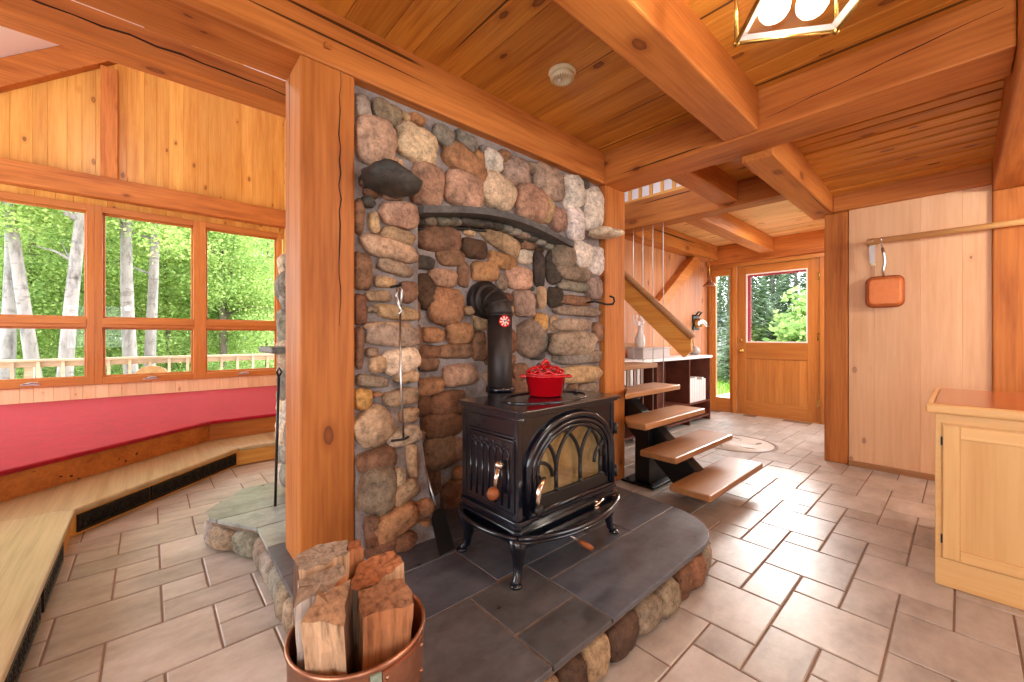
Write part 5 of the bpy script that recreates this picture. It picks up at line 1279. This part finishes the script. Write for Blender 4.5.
def bark(name, c1, c2):
    t = NT(name); o = t.obj(); n = t.noise(t.scaled(o, (7,7,2.2)), 1, 5, .65); n2 = t.noise(t.scaled(o,(3,3,9)), 1.2, 3)
    c = t.ramp(n, [(.32, c2), (.5, c1), (.7, tuple(min(1, x*1.15) for x in c1[:3]))]); c = t.mix(c, t.ramp(n2, [(.32,(.45,.42,.4)),(.42,(1,1,1))]), .7, 'MULTIPLY')
    t.L(c, t.b.inputs['Base Color']); t.S(t.b, Roughness=.95); t.bump(n, .6, .03); return t.m
M['trunk_grey'] = bark('maple_bark', rgb(138,132,130), rgb(84,80,78)); M['trunk_dark'] = bark('dark_bark', rgb(112,100,90), rgb(60,54,48))
def tree(label, x, y, z0, h, r, lean, crown_at, crown, trunkm, group=None, fork=None):
    t = thing('leafy_tree', label, 'tree', (x,y,z0), group)
    b = B(); pts = trunk_pts(h, lean, int(x*7+y*3) % 17); n = len(pts)
    b.tube([Vector(p)+Vector((x,y,z0)) for p in pts], [r*(1.25 if i == 0 else 1-.55*i/(n-1)) for i in range(n)], 10)
    if fork:
        f0 = Vector(pts[fork[0]])+Vector((x,y,z0)); b.tube([f0, f0+Vector(fork[1])*.35+Vector((0,0,.1)), f0+Vector(fork[1])*.7+Vector((0,0,.5)), f0+Vector(fork[1])+Vector((0,0,1.6))], [r*.7,r*.62,r*.5,r*.35], 8)
    rnd = random.Random(int(x*13+y*5))
    for q in range(7):
        i = rnd.randrange(4, n); p0 = Vector(pts[i])+Vector((x,y,z0)); a = rnd.uniform(0, 2*PI); L_ = rnd.uniform(.8,1.9)
        b.tube([p0, p0+Vector((math.cos(a)*L_*.5, math.sin(a)*L_*.5, .25)), p0+Vector((math.cos(a)*L_, math.sin(a)*L_, .3+rnd.uniform(-.3,.4)))], [.035,.022,.008], 5)
    b.build('trunk', M[trunkm], t)
    for (cx, cy, cz, s) in crown_at:
        c = bpy.data.objects.new('crown', crown.data); COL.objects.link(c); c.parent = t; c.location = (cx,cy,cz); c.scale = (s,s,s); c.rotation_euler = (0,0,rnd.uniform(0,6))
    return t
proto = []
for i, (n, size, shape, mat) in enumerate(((14000,.042,(1.9,1.9,2.3),'leaf'),(14000,.046,(2.1,2.1,2.0),'leaf2'),(14000,.042,(2.0,2.0,2.6),'leaf'))):
    o = crown_mesh(50+i, n, size, shape, mat).build('crown_source', M[mat], origin=(0,0,0)); proto.append(o)
def gx(px, Y):   # where a sight line at this bearing meets the row of trees at distance Y
    l = (px-512)/404; d = Y/(.7441-.668*l); return d*(.668+.7441*l)
G0 = -.85
tree('grey-barked trunk at the far left edge of the left window pane', gx(3,13), 13, G0, 8, .13, (.1,0), [(0,0,6.0,1)], proto[0], 'trunk_grey')
tree('leaning grey trunk in the middle of the left window pane', gx(38,12.5), 12.5, G0, 8, .12, (-.55,0), [(-.6,.5,6.2,1)], proto[0], 'trunk_grey')
tree('forked grey trunk at the right of the left window pane', gx(64,12), 12, G0, 8, .13, (.45,0), [(.4,.4,6.3,1)], proto[2], 'trunk_grey', None, (5,(-.5,.1,0)))
tree('left one of the twin grey trunks in the middle window pane', gx(134,13), 13, G0, 8, .15, (-.15,0), [(0,.3,6.4,1)], proto[0], 'trunk_grey', None, (6,(.6,0,0)))
tree('right one of the twin grey trunks in the middle window pane', gx(151,13.2), 13.2, G0, 8, .13, (.05,0), [(.3,.3,6.2,1)], proto[2], 'trunk_grey', None, (6,(.9,.2,0)))
tree('thin dark trunk in the right window pane', gx(223,16), 16, G0, 8, .10, (.05,0), [(0,0,4.6,1)], proto[0], 'trunk_dark')
k = 0
for Y, n, zs in ((17, 6, (2.2,4.8)), (21, 7, (2.6,6.0)), (26, 8, (3,7.4)), (32, 9, (3.4,8.8))):
    for i in range(n):
        px = -40+340*(i+.5+random.uniform(-.3,.3))/n; x = gx(px, Y); sc = .95+(Y-17)*.03
        tree('slim leafy tree of the green wood beyond the deck, one among many alike', x, Y+random.uniform(-1,1), G0, zs[1]+1.5, random.uniform(.06,.11), (random.uniform(-.3,.3),0),
             [(random.uniform(-.4,.4),0,zs[0],sc), (random.uniform(-.4,.4),0,zs[1],sc)], proto[k % 3], random.choice(['trunk_dark','trunk_grey']), 'trees of the wood beyond the deck'); k += 1
for i in range(10):
    x = gx(-30+330*i/9, 15.5)
    o = proto[1].copy(); COL.objects.link(o); o.name = 'shrub'; o.location = (x, 15.5+random.uniform(-1,1), G0+.55); o.scale = (.5,.5,.42); o.rotation_euler = (0,0,random.uniform(0,6))
    tag(o, 'low green shrub on the forest floor behind the deck railing', 'shrub', 'shrubs behind the deck railing')
for o in proto: bpy.data.objects.remove(o)
# conifers and bushes outside the entry door
def conifer(label, x, y, h, r, seed, group=None):
    rnd = random.Random(seed); t = thing('conifer', label, 'tree', (x,y,-.16), group)
    b = B(); b.tube([(x,y,-.16),(x,y,h*.6),(x,y,h*.95)], [.10,.06,.02], 8); b.build('trunk', M['trunk_grey'], t)
    b = B()
    for i in range(5200):
        u = rnd.random()**.7; z = h*(1-u*.97); rr = r*u*rnd.uniform(.35,1.0)+.05; a = rnd.uniform(0, 2*PI); d = Vector((math.cos(a), math.sin(a), -.25))
        p = Vector((x+rr*math.cos(a), y+rr*math.sin(a), -.16+z-.15*rr)); s = rnd.uniform(.08,.18); e = Vector((-d.y,d.x,rnd.uniform(-.5,.5)))
        b.tn = (rnd.random(),0,0,1); b.add([p-d*s*.3, p+e*s*.25, p+d*s, p-e*s*.25], [(0,1,2,3)])
    b.build('foliage', M['needle'], t); return t
conifer('pale bare-branched conifer at the left of the door glass', 13.2, 4.15, 3.9, 1.1, 1)
conifer('conifer behind the shed roof in the sidelight', 18.6, 6.2, 5.2, 1.7, 2)
for i, (x, y, h) in enumerate(((14.4,5.2,4.0),(15.6,3.6,4.3),(15.2,2.2,4.2),(17.5,4.6,5.0),(18.5,3.0,5.2),(14.5,.9,4.1),(16.6,6.9,4.4),(20.5,5.6,5.8),(21,4.0,6.0),(21.5,2.2,5.8),(19.6,1.2,5.4),(16.2,4.4,4.5),(16.8,2.9,4.5),(20,7.6,5.6))):
    conifer('dense conifer in the row across the lawn outside the entry door', x, y, h, 1.5, 10+i, 'conifers across the lawn')
for i, (x, y, s, lab) in enumerate(((12.6,2.7,.80,'bright green leafy bush at the right of the door glass'),(13.4,3.5,.7,'low leafy bush at the bottom of the door glass'))):
    o = crown_mesh(90+i, 2600, .10, (1.1*s,1.1*s,1.7*s), 'leaf2').build('bush', M['leaf2'], origin=(0,0,0)); o.location = (x,y,-.16+1.25*s); tag(o, lab, 'bush')

# ================================================================== LIGHT
W = bpy.data.worlds.new('sky'); SC.world = W; W.use_nodes = True; nt = W.node_tree; nt.nodes.clear()
wo = nt.nodes.new('ShaderNodeOutputWorld'); bg = nt.nodes.new('ShaderNodeBackground'); nt.links.new(bg.outputs[0], wo.inputs[0])
bg.inputs[0].default_value = (.90, .95, 1.0, 1); bg.inputs[1].default_value = SKY
def light(name, typ, loc, rot, energy, col=(1,1,1), **k):
    l = bpy.data.lights.new(name, typ); l.energy = energy; l.color = col
    for a, v in k.items(): setattr(l, a, v)
    o = bpy.data.objects.new(name, l); COL.objects.link(o); o.location = loc; o.rotation_euler = rot; return o
def aim(v): return Vector(v).to_track_quat('-Z', 'Y').to_euler()
light('hazy_sun', 'SUN', (20,5,8), aim((-5.42,-.95,-1.72)), SUN, (1,.97,.92), angle=math.radians(16))
def portal(name, loc, rot, sx, sy):
    o = light(name, 'AREA', loc, rot, 1, shape='RECTANGLE', size=sx, size_y=sy); o.data.cycles.is_portal = True
    return o
portal('portal_sunroom', (-.55,7.99,1.77), aim((0,-1,0)), 4.5, 2.4)
portal('portal_sunroom_west', (-3.14,5.1,1.8), aim((1,0,0)), 2.2, 4.4)
portal('portal_south_a', (-1.35,-3.74,1.55), aim((0,1,0)), 1.3, 1.4)
portal('portal_south_b', (3.3,-3.74,1.55), aim((0,1,0)), 2.2, 1.4)
portal('portal_west', (-3.14,-.8,1.5), aim((1,0,0)), 1.35, 3.6)
portal('portal_door', (7.05,2.05,1.2), aim((-1,0,0)), 2.3, 1.4)
portal('portal_hall', (6.05,.51,1.35), aim((0,1,0)), 1.3, 1.7)
portal('portal_skylight', (3.6,3.25,5.09), aim((0,0,-1)), 2.0, 1.9)
# unseen lights added to fill the kitchen; the right one follows the pan's shadow
WARM = (1, .90, .77)
for x, y, e in ((3.9,-1.3,1.6), (-.5,-1.7,.3)):
    light('kitchen_fill', 'POINT', (x,y,2.10), (0,0,0), KFILL*e, WARM, shadow_soft_size=.09)
light('lantern_light', 'POINT', (LC.x,LC.y,LZ+.06), (0,0,0), LANT, WARM, shadow_soft_size=.06)
light('sunroom_fill', 'POINT', (-.6,4.8,4.5), (0,0,0), SUNL, (1,.97,.92), shadow_soft_size=.25)  # no fixture here; added above the view to brighten gable and white slopes
light('hall_fill', 'AREA', (5.7,1.25,2.60), (0,0,0), HALL, (1,.9,.78), shape='DISK', size=.4)  # extra light without a fixture, added to brighten the entry hall

# ================================================================== CAMERA
cam = bpy.data.cameras.new('camera'); co = bpy.data.objects.new('camera', cam); COL.objects.link(co); SC.camera = co
co.location = (0,0,1.2); co.rotation_euler = (PI/2, 0, math.atan2(450,404)-PI/2)
cam.sensor_width = 36; cam.lens = 404/1024*36; cam.shift_y = -4/1024; cam.clip_start = .05; cam.clip_end = 300
SC.view_settings.view_transform = 'Standard'; SC.view_settings.look = 'None'; SC.view_settings.gamma = 1; SC.view_settings.use_curve_mapping = False
SC.view_settings.exposure = EXPO
SC.cycles.use_denoising = True; SC.cycles.max_bounces = 10; SC.cycles.diffuse_bounces = 6; SC.cycles.transparent_max_bounces = 16
SC.cycles.sample_clamp_indirect = 6
for o in bpy.data.objects:
    if '_o' in o: del o['_o']
